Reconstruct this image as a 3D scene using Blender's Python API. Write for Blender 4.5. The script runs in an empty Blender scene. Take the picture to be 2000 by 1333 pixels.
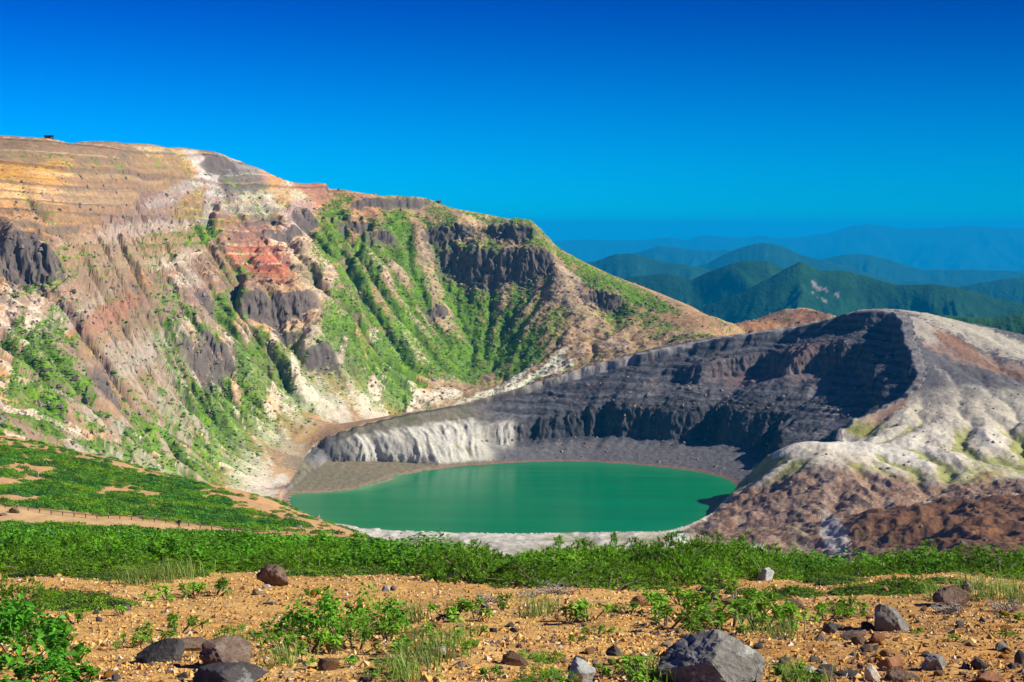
import bpy, bmesh, math, random
import numpy as np
from mathutils import Vector, Matrix

R = math.radians
rng = np.random.default_rng(7)
random.seed(7)
scene = bpy.context.scene
col = scene.collection

# ------------------------------------------------------------------ camera, sky, sun, exposure
F = 3200.0            # focal length in photo pixels (2000 wide)
HOR = 440.0           # row of the eye level
CAMZ = 200.0          # eye height above the lake
PITCH = math.atan((666.5 - HOR) / F)
cam_data = bpy.data.cameras.new('camera')
cam = bpy.data.objects.new('camera', cam_data)
col.objects.link(cam)
cam.location = (0, 0, CAMZ)
cam.rotation_euler = (math.pi / 2 - PITCH, 0, 0)
cam_data.sensor_fit = 'HORIZONTAL'
cam_data.sensor_width = 36.0
cam_data.lens = F / 2000 * 36.0
cam_data.clip_start = 0.1
cam_data.clip_end = 200000
scene.camera = cam

SUN_AZ = R(99)        # clockwise from the view direction (+Y)
SUN_EL = R(34)
sun_data = bpy.data.lights.new('sun', 'SUN')
sun_data.energy = 5.0
sun_data.angle = R(0.5)
sun_data.color = (1.0, 0.93, 0.80)
sun = bpy.data.objects.new('sun', sun_data)
col.objects.link(sun)
sdir = Vector((math.cos(SUN_EL) * math.sin(SUN_AZ), math.cos(SUN_EL) * math.cos(SUN_AZ), math.sin(SUN_EL)))
sun.rotation_euler = sdir.to_track_quat('Z', 'Y').to_euler()
sun.location = (300, 300, 600)

world = bpy.data.worlds.new('World')
scene.world = world
world.use_nodes = True
wn, wl = world.node_tree.nodes, world.node_tree.links
wn.clear()
w_out = wn.new('ShaderNodeOutputWorld')
w_bg = wn.new('ShaderNodeBackground')
w_sky = wn.new('ShaderNodeTexSky')
w_sky.sky_type = 'NISHITA'
w_sky.sun_disc = False
w_sky.sun_elevation = SUN_EL
w_sky.sun_rotation = SUN_AZ
w_sky.altitude = 1700
w_sky.air_density = 1.0
w_sky.dust_density = 0.0
w_sky.ozone_density = 4.0
# the photograph was taken through a polariser and graded: deep, saturated blue, one smooth law for the whole dome
w_tc = wn.new('ShaderNodeTexCoord')
w_sep = wn.new('ShaderNodeSeparateXYZ'); wl.new(w_tc.outputs['Generated'], w_sep.inputs[0])
w_ti = wn.new('ShaderNodeMapRange'); w_ti.data_type = 'FLOAT_VECTOR'; w_ti.interpolation_type = 'SMOOTHSTEP'
# below eye level the sky goes on as at the horizon
w_mx = wn.new('ShaderNodeMath'); w_mx.operation = 'MAXIMUM'; w_mx.inputs[1].default_value = 0.004; wl.new(w_sep.outputs['Z'], w_mx.inputs[0])
w_sv = wn.new('ShaderNodeCombineXYZ'); wl.new(w_sep.outputs['X'], w_sv.inputs[0]); wl.new(w_sep.outputs['Y'], w_sv.inputs[1]); wl.new(w_mx.outputs[0], w_sv.inputs[2])
wl.new(w_sv.outputs[0], w_sky.inputs['Vector'])
w_cz = wn.new('ShaderNodeCombineXYZ')
for k_ in range(3): wl.new(w_sep.outputs['Z'], w_cz.inputs[k_])
wl.new(w_cz.outputs[0], w_ti.inputs['Vector'])
w_ti.inputs[7].default_value = (0.0, 0.0, 0.0); w_ti.inputs[8].default_value = (0.17, 0.17, 0.17)
w_ti.inputs[9].default_value = (0.0, 0.455, 0.93); w_ti.inputs[10].default_value = (0.0, 0.115, 0.54)
w_cur = wn.new('ShaderNodeVectorMath'); w_cur.operation = 'MULTIPLY'
wl.new(w_sky.outputs[0], w_cur.inputs[0]); wl.new(w_ti.outputs['Vector'], w_cur.inputs[1])
w_m = wn.new('ShaderNodeMapRange'); w_m.interpolation_type = 'SMOOTHSTEP'
wl.new(w_sep.outputs['X'], w_m.inputs[0])
w_m.inputs['From Min'].default_value = -0.62; w_m.inputs['From Max'].default_value = 0.62
w_m.inputs['To Min'].default_value = 1.26; w_m.inputs['To Max'].default_value = 0.68
w_sc = wn.new('ShaderNodeVectorMath'); w_sc.operation = 'SCALE'
wl.new(w_cur.outputs[0], w_sc.inputs[0]); wl.new(w_m.outputs[0], w_sc.inputs['Scale'])
wl.new(w_sc.outputs[0], w_bg.inputs[0])
w_bg.inputs[1].default_value = 0.105
wl.new(w_bg.outputs[0], w_out.inputs[0])

vs = scene.view_settings
scene.display_settings.display_device = 'sRGB'
vs.view_transform = 'Standard'; vs.look = 'None'; vs.exposure = 0.58; vs.gamma = 1.0
vs.use_curve_mapping = False
scene.cycles.max_bounces = 6
scene.cycles.volume_bounces = 0
scene.cycles.transparent_max_bounces = 8
scene.cycles.use_denoising = True
scene.cycles.caustics_reflective = False
scene.cycles.caustics_refractive = False

# ------------------------------------------------------------------ photo geometry helpers
CP, SP = math.cos(PITCH), math.sin(PITCH)
def P(px, py, D):
    """world point on the sight line of photo pixel (px, py) at distance D ahead"""
    dy = F * CP + (666.5 - py) * SP
    dz = -F * SP + (666.5 - py) * CP
    return np.array([D * (px - 1000) / dy, D, CAMZ + D * dz / dy])
def zpy(py, D):
    return CAMZ + D * (-F * SP + (666.5 - py) * CP) / (F * CP + (666.5 - py) * SP)
def proj(x, y, z):
    """world -> photo pixel, used to size meshes and place things"""
    zz = z - CAMZ
    d = y * CP - zz * SP
    return 1000 + F * x / d, 666.5 - F * (y * SP + zz * CP) / d

# ------------------------------------------------------------------ noise
def _h2(ix, iy, seed):
    h = (ix.astype(np.uint32) * np.uint32(374761393) + iy.astype(np.uint32) * np.uint32(668265263)
         + np.uint32((seed * 2246822519 + 3266489917) & 0xffffffff))
    h ^= h >> np.uint32(15); h *= np.uint32(2246822519)
    h ^= h >> np.uint32(13); h *= np.uint32(3266489917)
    h ^= h >> np.uint32(16)
    return h
_GA = np.linspace(0, 2 * np.pi, 64, endpoint=False)
_GX, _GY = np.cos(_GA).astype(np.float32), np.sin(_GA).astype(np.float32)
def noise(x, y, seed=0):
    """gradient noise, about -1..1"""
    x = np.asarray(x, np.float64); y = np.asarray(y, np.float64)
    fx, fy = np.floor(x), np.floor(y)
    ix, iy = fx.astype(np.int64), fy.astype(np.int64)
    dx, dy = (x - fx).astype(np.float32), (y - fy).astype(np.float32)
    u = dx * dx * dx * (dx * (dx * 6 - 15) + 10)
    v = dy * dy * dy * (dy * (dy * 6 - 15) + 10)
    def g(ox, oy):
        h = _h2(ix + ox, iy + oy, seed) & np.uint32(63)
        return _GX[h] * (dx - ox) + _GY[h] * (dy - oy)
    a, b, c, d = g(0, 0), g(1, 0), g(0, 1), g(1, 1)
    a = a + u * (b - a); c = c + u * (d - c)
    return (a + v * (c - a)) * 1.5
def fbm(x, y, seed=0, oct=4, gain=0.5, lac=2.03):
    s = 0; a = 1.0; t = 0
    for i in range(oct):
        s = s + a * noise(x, y, seed + i * 17); t += a
        x = x * lac + 13.7; y = y * lac - 7.3; a *= gain
    return s / t
def ridged(x, y, seed=0, oct=3, gain=0.5, lac=2.1):
    """0 in valleys, 1 on crests"""
    s = 0; a = 1.0; t = 0
    for i in range(oct):
        n = 1 - np.abs(noise(x, y, seed + i * 31))
        s = s + a * n * n; t += a
        x = x * lac + 5.1; y = y * lac + 9.2; a *= gain
    return s / t
def sstep(a, b, x):
    t = np.clip((x - a) / (b - a), 0, 1)
    return t * t * (3 - 2 * t)
def lerp(a, b, t): return a + (b - a) * t

# ------------------------------------------------------------------ middle distance: mountain, crater and its flank, as one height function
MID = []   # control points read off the photograph: (column, row, distance ahead)
def C(*a):
    for t in a: MID.append(P(*t))
# skyline of the left mountain and the ground behind it
SKY = [(-300,258,1470),(-150,262,1480),(0,265,1490),(100,271,1500),(210,276,1620),(290,282,1700),(360,290,1760),(430,302,1800),(500,326,1830),
       (540,345,1845),(620,360,1880),(700,376,1900),(760,386,1910),(830,393,1915),(880,405,1910),(950,420,1890),(1000,430,1880),
       (1040,441,1860),(1065,462,1850),(1090,485,1840),(1140,512,1830),(1200,540,1810),(1260,562,1790),(1330,590,1760),(1400,620,1720),(1430,634,1700)]
C(*SKY)
for (a, b, d) in SKY:
    p = P(a, b, d)
    MID.append(p + np.array([p[0] / d * 45, 45, -3.5 if a < 500 else -9]))
for (a, b, d) in SKY[1::2]:
    p = P(a, b, d)
    MID.append(p + np.array([p[0] / d * 180, 180, -30 if a < 500 else -60]))
    MID.append(p + np.array([p[0] / d * 500, 500, -90 if a < 500 else -170]))
C((-300,350,1270),(-150,350,1290),(0,345,1335),(130,335,1400),(250,316,1560),(320,301,1680))
C((-300,480,1160),(-300,720,940),(-300,830,820),(-150,480,1190),(-150,600,1090),(-150,720,980),(-150,830,860))
C((0,440,1270),(0,560,1200),(0,650,1120),(0,720,1040),(0,780,960),(0,830,880),(0,900,800))
C((130,400,1345),(130,460,1300),(130,560,1235),(130,650,1165),(130,740,1110),(130,800,1030),(130,860,950),(130,930,860))
C((250,370,1515),(250,450,1450),(250,530,1390),(250,620,1325),(250,700,1265),(250,780,1185),(250,850,1100),(250,900,1020),(250,960,930))
C((360,335,1710),(360,400,1650),(360,480,1580),(360,560,1510),(360,640,1440),(360,720,1390),(360,780,1340),(360,850,1250),(360,920,1130),(360,980,1010))
C((450,350,1755),(450,440,1680),(450,520,1610),(450,600,1540),(450,680,1480),(450,740,1440),(450,800,1400),(450,860,1330),(450,930,1220),(450,962,1170))
C((540,385,1800),(540,450,1735),(540,520,1665),(540,600,1590),(540,680,1540),(540,750,1490),(540,820,1420),(540,880,1350),(540,930,1270),(545,955,1235))
C((640,410,1835),(640,470,1765),(640,540,1680),(640,620,1610),(640,700,1560),(640,770,1520),(640,812,1490))
C((740,415,1850),(740,500,1790),(740,600,1710),(740,680,1640),(740,750,1590),(740,800,1550))
C((850,430,1870),(850,520,1820),(850,620,1760),(850,700,1700),(850,750,1650),(850,783,1600))
C((950,450,1860),(950,500,1830),(950,540,1810),(950,620,1780),(950,700,1730),(950,740,1690),(950,764,1640))
C((1060,500,1820),(1060,560,1790),(1060,640,1740),(1060,700,1690),(1060,737,1640))
C((1180,560,1780),(1180,620,1740),(1180,680,1680),(1180,703,1630))
C((1300,605,1740),(1300,650,1690),(1300,676,1630),(1400,640,1690),(1400,656,1640))
for t_ in (0.25, 0.5, 0.75):
    for (e_, s_) in (((-300,350,1270),(-300,258,1470)),((-150,350,1290),(-150,262,1480)),((0,345,1335),(0,265,1490)),((65,341,1365),(65,268,1495)),((130,335,1400),(130,272,1535)),((190,325,1470),(190,275,1600)),((250,316,1560),(250,279,1660)),((320,301,1680),(320,286,1730))):
        a_, b_ = P(*e_), P(*s_)
        m_ = a_ + (b_ - a_) * t_; m_[2] += 2.5 * math.sin(math.pi * t_)
        MID.append(m_)
# brown hill between the mountain and the crater
C((1430,645,1950),(1480,625,2080),(1530,607,2150),(1570,603,2160),(1620,615,2150),(1680,640,2120),(1550,640,1950),(1640,650,1900),(1550,640,2450),(1400,660,2300))
# outer flank of the crater cone, right
C((1900,635,1430),(2000,655,1450),(2150,690,1450),(2300,730,1440))
C((1850,700,1350),(1950,720,1340),(2000,740,1320),(2150,780,1300),(1900,800,1250),(2000,820,1230),(2200,860,1200),(1700,850,1225),(1800,860,1200),
  (1900,880,1170),(2000,900,1150),(2200,920,1120),(1550,900,1140),(1600,930,1105),(1700,960,1080),(1740,978,1060),(1850,960,1080),(2000,950,1060))
for (a, d, z) in ((1750,1560,78),(1900,1600,66),(2100,1620,55),(1800,1800,30),(2100,1900,0),(1600,1700,60),(1450,1680,68),(1800,2300,-40),(2200,2300,-60),(1300,2500,-20)):
    MID.append(np.array([(a - 1000) / F * d, d, z]))
# brown face under the rim, gully and the nearer brown slope
C((1450,1000,1085),(1500,960,1110),(1600,980,1065),(1500,1050,990),(1600,1060,960),(1400,1042,1030),(1700,1012,1015),(1500,1095,930),
  (1720,992,1000),(1850,985,980),(2000,976,960),(2200,965,950),(1700,1080,850),(1850,1060,850),(2000,1080,800),(1600,1105,880),(1750,1125,750),(2200,1100,780))
# near bank of the lake and the hidden ground between it and the viewpoint
C((1000,1097,900),(1100,1077,950),(1200,1067,980),(800,1060,1000),(700,1055,1020))
for (a, d, z) in ((1000,700,52),(1500,650,55),(2000,600,70),(1000,480,95),(1600,470,95),(2300,480,110),(500,900,28),(700,800,42),(300,700,75),(500,600,80),
                  (0,600,95),(-300,600,110),(0,430,100),(600,440,95)):
    MID.append(np.array([(a - 1000) / F * d, d, z]))

# rim of the crater, clockwise from the low left end
RIMPX = [(598,888,1372),(615,872,1385),(645,851,1388),(700,832,1392),(750,818,1402),(800,806,1415),(900,789,1445),(950,776,1462),(1000,762,1480),(1050,746,1492),(1100,731,1499),
         (1150,715,1503),(1200,701,1504),(1250,689,1505),(1300,678,1506),(1350,668,1507),(1400,660,1505),(1450,652,1502),(1500,645,1498),(1550,637,1492),
         (1600,628,1484),(1650,613,1474),(1690,604,1458),(1735,603,1440),(1770,609,1418),(1783,628,1395),(1786,655,1372),(1800,690,1345),(1811,725,1318),
         (1800,752,1298),(1765,780,1282),(1720,800,1270),(1680,818,1262),(1648,838,1252),(1645,858,1240),(1657,868,1232),(1610,869,1216),(1550,878,1195),(1505,887,1172),
         (1478,905,1178),(1452,935,1190),(1426,965,1150),(1391,1000,1112),(1351,1022,1078),(1300,1037,1060)]
rim = [P(*t) for t in RIMPX]
for (a, d, z) in ((1200,1050,2.0),(1100,1046,2.2),(1000,1045,2.0),(900,1047,2.2),(800,1052,2.4),(700,1060,3),(620,1085,3.5),(560,1120,4),(540,1165,4),(548,1205,3),(560,1250,1.4),(575,1310,1.6)):
    rim.append(np.array([(a - 1000) / F * d, d, z]))
rim = np.array(rim)
def densify(poly, step):
    out = []
    n = len(poly)
    for i in range(n):
        a, b = poly[i], poly[(i + 1) % n]
        k = max(1, int(np.linalg.norm((b - a)[:2]) / step))
        for j in range(k): out.append(a + (b - a) * j / k)
    return np.array(out)
rim_d = densify(rim, 9.0)
SHORE = [(567,972),(577,964),(610,963),(660,962),(705,955),(745,944),(765,937),(782,929),(830,920),(900,911),(1000,904),(1080,901),(1150,902),(1220,906),
         (1300,913),(1360,921),(1410,932),(1437,945),(1446,962),(1432,987),(1395,1011),(1345,1030),(1280,1040),(1200,1045),(1100,1048),(1000,1049),
         (900,1046),(800,1042),(740,1040),(660,1030),(600,1006),(567,986)]
def zero(px, py):
    t = CAMZ / (CAMZ - P(px, py, 1.0)[2])
    return P(px, py, t)
shore = densify(np.array([zero(*t) for t in SHORE]), 6.0)
ang = np.arctan2(shore[:, 0], shore[:, 1] - 1215)
shore_w = shore.copy()
wob = noise(np.cos(ang) * 9, np.sin(ang) * 9, 3) * 1.6
shore_w[:, 0] += np.sin(ang) * wob; shore_w[:, 1] += np.cos(ang) * wob

# thin-plate spline through all of them
ctrl = np.vstack([np.array(MID), rim_d[::2]])
def tps_fit(p, lam=2e-6):
    q = p[:, :2] / 1000.0
    d2 = ((q[:, None, :] - q[None, :, :]) ** 2).sum(-1)
    K = 0.5 * d2 * np.log(d2 + 1e-12)
    n = len(q)
    A = np.zeros((n + 3, n + 3)); A[:n, :n] = K + lam * np.eye(n)
    A[:n, n] = 1; A[:n, n + 1:] = q; A[n, :n] = 1; A[n + 1:, :n] = q.T
    b = np.zeros(n + 3); b[:n] = p[:, 2]
    return q, np.linalg.solve(A, b)
tq, tw = tps_fit(ctrl)
def tps_eval(x, y):
    sh = np.shape(x); x = np.ravel(x) / 1000.0; y = np.ravel(y) / 1000.0
    out = np.empty(len(x))
    n = len(tq)
    for s in range(0, len(x), 20000):
        X, Y = x[s:s + 20000, None], y[s:s + 20000, None]
        d2 = ((X - tq[None, :, 0]) ** 2 + (Y - tq[None, :, 1]) ** 2).astype(np.float32)
        out[s:s + 20000] = (0.5 * d2 * np.log(d2 + 1e-12)) @ tw[:n] + tw[n] + tw[n + 1] * X[:, 0] + tw[n + 2] * Y[:, 0]
    return out.reshape(sh)
class Grid:
    """regular plan grid with bilinear (or smooth cubic) lookup"""
    def __init__(s, x0, x1, y0, y1, st):
        s.x0, s.y0, s.st = x0, y0, st
        s.X, s.Y = np.meshgrid(np.arange(x0, x1 + st, st), np.arange(y0, y1 + st, st))
    def at(s, V, x, y, cubic=False):
        ny, nx = V.shape
        fx = np.clip((x - s.x0) / s.st, 1, nx - 2.001); fy = np.clip((y - s.y0) / s.st, 1, ny - 2.001)
        ix, iy = np.floor(fx).astype(int), np.floor(fy).astype(int)
        u, v = fx - ix, fy - iy
        if not cubic:
            return (V[iy, ix] * (1 - u) + V[iy, ix + 1] * u) * (1 - v) + (V[iy + 1, ix] * (1 - u) + V[iy + 1, ix + 1] * u) * v
        def w(t): return (((-0.5 * t + 1) * t - 0.5) * t, (1.5 * t - 2.5) * t * t + 1, ((-1.5 * t + 2) * t + 0.5) * t, (0.5 * t - 0.5) * t * t)
        wx, wy = w(u), w(v); out = 0
        iy = np.clip(iy, 1, ny - 3); ix = np.clip(ix, 1, nx - 3)
        for j in range(4):
            r = 0
            for i in range(4): r = r + wx[i] * V[iy + j - 1, ix + i - 1]
            out = out + wy[j] * r
        return out
GB = Grid(-1000, 1300, 400, 2800, 8.0)
ZB = tps_eval(GB.X, GB.Y)
_a = 1000 + F * GB.X / GB.Y
_row = np.interp(_a, [t[0] for t in SKY] + [1480, 1530, 1570, 1620, 1690], [t[1] for t in SKY] + [625, 607, 603, 615, 640])
ZB = np.where((_a < 1690) & (GB.Y > 1150) & ((_a < 1430) | (GB.Y > 1650)), np.minimum(ZB, zpy(_row, GB.Y)), ZB)
def zbase(x, y): return GB.at(ZB, x, y, True)

def seg_dist(X, Y, poly):
    best = np.full(X.shape, 1e9); n = len(poly)
    inside = np.zeros(X.shape, bool)
    for i in range(n):
        ax, ay = poly[i][:2]; bx, by = poly[(i + 1) % n][:2]
        ex, ey = bx - ax, by - ay
        t = np.clip(((X - ax) * ex + (Y - ay) * ey) / (ex * ex + ey * ey + 1e-9), 0, 1)
        d = (X - ax - t * ex) ** 2 + (Y - ay - t * ey) ** 2
        best = np.minimum(best, d)
        c = ((ay > Y) != (by > Y))
        if abs(by - ay) > 1e-9:
            inside ^= c & (X < ex * (Y - ay) / ey + ax)
    return np.sqrt(best) * np.where(inside, -1, 1)
sky_pl = np.array([P(*t) for t in SKY])
def open_dist(X, Y, pl):
    best = np.full(X.shape, 1e9)
    for i in range(len(pl) - 1):
        ax, ay = pl[i][:2]; ex, ey = pl[i + 1][0] - ax, pl[i + 1][1] - ay
        t = np.clip(((X - ax) * ex + (Y - ay) * ey) / (ex * ex + ey * ey), 0, 1)
        best = np.minimum(best, (X - ax - t * ex) ** 2 + (Y - ay - t * ey) ** 2)
    return np.sqrt(best)
SDS = open_dist(GB.X, GB.Y, sky_pl)
EDGE = np.array([P(*t) for t in [(-300,350,1270),(-150,350,1290),(0,345,1335),(130,335,1400),(250,316,1560),(320,301,1680),(360,290,1760)]])
SDE = open_dist(GB.X, GB.Y, EDGE)
SDE = np.where(GB.Y > np.interp(GB.X, EDGE[:, 0], EDGE[:, 1]), -SDE, SDE)
SDE = np.where(GB.X > EDGE[-1][0], 200, SDE)
GC = Grid(-330, 480, 960, 1610, 3.0)
rim_f = densify(rim, 3.0)
k = np.linspace(0, 1, len(rim_f))
rw = noise(rim_f[:, 0] / 16, rim_f[:, 1] / 16, 5) * 2.0 + noise(rim_f[:, 0] / 6, rim_f[:, 1] / 6, 6) * 1.0
rim_w = rim_f.copy()
nx_ = np.roll(rim_f, -1, 0) - np.roll(rim_f, 1, 0); nl = np.linalg.norm(nx_[:, :2], axis=1) + 1e-6
amp = sstep(5, 25, rim_f[:, 2])
rim_w[:, 0] += nx_[:, 1] / nl * rw * amp; rim_w[:, 1] += -nx_[:, 0] / nl * rw * amp
SD_R = seg_dist(GC.X, GC.Y, rim_w[::2])
SD_L = seg_dist(GC.X, GC.Y, shore_w)
num = 0; den = 0
for (x, y, z) in rim_d:
    w = 1 / (((GC.X - x) ** 2 + (GC.Y - y) ** 2) ** 2 + 60.0)
    num = num + w * z; den = den + w
Z_R = num / den

F1 = np.array([-165.0, 1255.0])     # where the gullies of the big amphitheatre meet
F2 = np.array([-25.0, 1635.0])      # where those of the green bowl meet
SM = np.array([330.0, 1425.0])      # top of the crater cone

# bands and knobs of bare lava: (column, row, half width px, step m, upslope half depth m)
BLUFFS = [(545,603,105,15,5.5),(410,712,95,17,7),(625,700,45,11,6),(770,398,115,8,4),(950,515,120,20,8),(1050,515,35,10,6),(880,470,60,9,5),(60,515,75,17,8),
          (600,435,38,12,6),(430,322,60,7,5),(560,470,50,9,4),(1180,585,45,9,6),(740,462,40,7,5),(395,590,40,8,5),(205,745,40,7,5),
          (690,440,40,6,4),(1000,470,60,9,5),(850,610,35,6,4),(640,350,80,4,3),(560,640,40,5,4)]
def hit(px, py, zf, d0, d1, n=1600):
    D = np.linspace(d0, d1, n)
    p = P(px, py, 1.0)
    zr = CAMZ + (p[2] - CAMZ) * D
    zt = zf(D * p[0], D)
    i = np.argmax(zt >= zr)
    if not (zt >= zr).any(): i = np.argmin(zr - zt)
    return np.array([D[i] * p[0], D[i], zt[i]])
bl = []
for (a, b, w, h, dep) in BLUFFS:
    c = hit(a, b, zbase, 1100, 2000)
    gx = zbase(c[0] + 6, c[1]) - zbase(c[0] - 6, c[1]); gy = zbase(c[0], c[1] + 6) - zbase(c[0], c[1] - 6)
    g = np.array([gx, gy]); g = g / (np.linalg.norm(g) + 1e-6)
    bl.append((c, g, w * 0.85 * c[1] / F, h, dep))

# spurs (+) and gullies (-) read off the photograph: line of pixels, height, width in metres
SPURS = [([(400,380),(440,430),(500,470),(560,520)],9,22),([(500,470),(560,560),(640,660),(720,740),(790,800)],12,26),([(240,455),(265,520),(300,580)],9,18),([(345,480),(365,560),(400,640),(440,700)],12,22),
         ([(60,470),(110,560),(170,650),(260,720)],9,22),([(570,450),(620,520),(660,600)],7,16),([(0,560),(60,640),(160,740)],7,18),([(860,440),(830,520),(850,620)],6,20),([(1040,470),(1100,560),(1180,640),(1240,690)],9,30),([(640,620),(600,700),(570,780)],6,16),
         ([(300,400),(280,470),(300,540),(320,620),(300,700),(360,770),(430,840),(520,890)],-13,18),([(540,440),(470,520),(440,590),(430,660)],-10,16),([(650,450),(700,560),(770,680),(870,740)],-9,20),([(150,480),(200,560),(250,640),(290,690)],-9,16),
         ([(780,420),(800,520),(840,620),(900,700)],-7,18),([(940,560),(950,640),(950,710)],-7,20),([(30,700),(150,780),(300,860),(430,930)],-6,16),([(60,660),(200,760),(330,830)],-5,12),([(420,380),(380,450),(340,470)],-7,16)]
GS = Grid(-700, 280, 950, 1960, 4.0)
ZS = np.zeros(GS.X.shape)
for (pl, h, w) in SPURS:
    pp = np.array([hit(a, b, zbase, 1000, 2000) for a, b in pl])
    best = open_dist(GS.X, GS.Y, pp)
    ends = np.minimum(np.hypot(GS.X - pp[0][0], GS.Y - pp[0][1]), np.hypot(GS.X - pp[-1][0], GS.Y - pp[-1][1]))
    ZS += 1.75 * h * np.exp(-best / w) * (0.35 + 0.65 * sstep(0, 45, ends))
# rain: a few rounds of stream erosion carve branching gullies and sharp spurs into the mountain
GE = Grid(-720, 300, 980, 1980, 3.4)
def erode(g, z0, rounds, kdt):
    ny_, nx_ = z0.shape; z = z0.copy(); idx = np.arange(ny_ * nx_).reshape(ny_, nx_)
    offs = [(-1, -1), (-1, 0), (-1, 1), (0, -1), (0, 1), (1, -1), (1, 0), (1, 1)]
    for it in range(rounds):
        best = np.zeros_like(z); rec = idx.copy(); ln = np.ones_like(z)
        zp = np.pad(z, 1, constant_values=1e9); ip = np.pad(idx, 1)
        for (a, b) in offs:
            l_ = math.hypot(a, b); s = (z - zp[1 + a:1 + a + ny_, 1 + b:1 + b + nx_]) / l_
            k_ = s > best; best = np.where(k_, s, best); rec = np.where(k_, ip[1 + a:1 + a + ny_, 1 + b:1 + b + nx_], rec); ln = np.where(k_, l_, ln)
        order = np.argsort(-z.ravel()).tolist(); rl = rec.ravel().tolist(); A = [1.0] * (ny_ * nx_)
        for i in order:
            j = rl[i]
            if j != i: A[j] += A[i]
        f = (kdt * np.sqrt(np.array(A) * g.st ** 2) / (ln.ravel() * g.st)).tolist(); zl = z.ravel().tolist()
        for i in reversed(order):
            j = rl[i]
            if j != i: zl[i] = (zl[i] + f[i] * zl[j]) / (1 + f[i])
        z = np.array(zl).reshape(ny_, nx_)
        zq_ = np.pad(z, 1, 'edge'); z = z + 0.06 * (zq_[:-2, 1:-1] + zq_[2:, 1:-1] + zq_[1:-1, :-2] + zq_[1:-1, 2:] - 4 * z)
    return z
def blur(a, n):
    k_ = np.ones(2 * n + 1) / (2 * n + 1)
    for _ in range(2):
        a = np.apply_along_axis(lambda v: np.convolve(np.pad(v, n, 'edge'), k_, 'valid'), 0, a)
        a = np.apply_along_axis(lambda v: np.convolve(np.pad(v, n, 'edge'), k_, 'valid'), 1, a)
    return a
_z0 = zbase(GE.X, GE.Y)
_sk = GB.at(SDS, GE.X, GE.Y)
_z0 = _z0 + (GS.at(ZS, GE.X, GE.Y) * 0.85 + 15 * (ridged(GE.X / 80, GE.Y / 80, 44, 3) - .6) + 6 * fbm(GE.X / 26, GE.Y / 26, 45, 3)) * sstep(8, 75, _sk)
_ze = erode(GE, _z0, 24, 0.030)
_dz = _ze - zbase(GE.X, GE.Y)
DZ = _dz - blur(_dz, 16)
DZ = np.clip(DZ, -26, 22)
GF = Grid(20, 560, 700, 1680, 3.4)
_f0 = zbase(GF.X, GF.Y); _f1 = _f0 + 3.0 * (ridged(GF.X / 60, GF.Y / 60, 441, 2) - .6) + 1.6 * fbm(GF.X / 18, GF.Y / 18, 442, 3)
_fe = erode(GF, _f1, 24, 0.045) - _f0
DF = np.clip(_fe - blur(_fe, 8), -12, 9)
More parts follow.
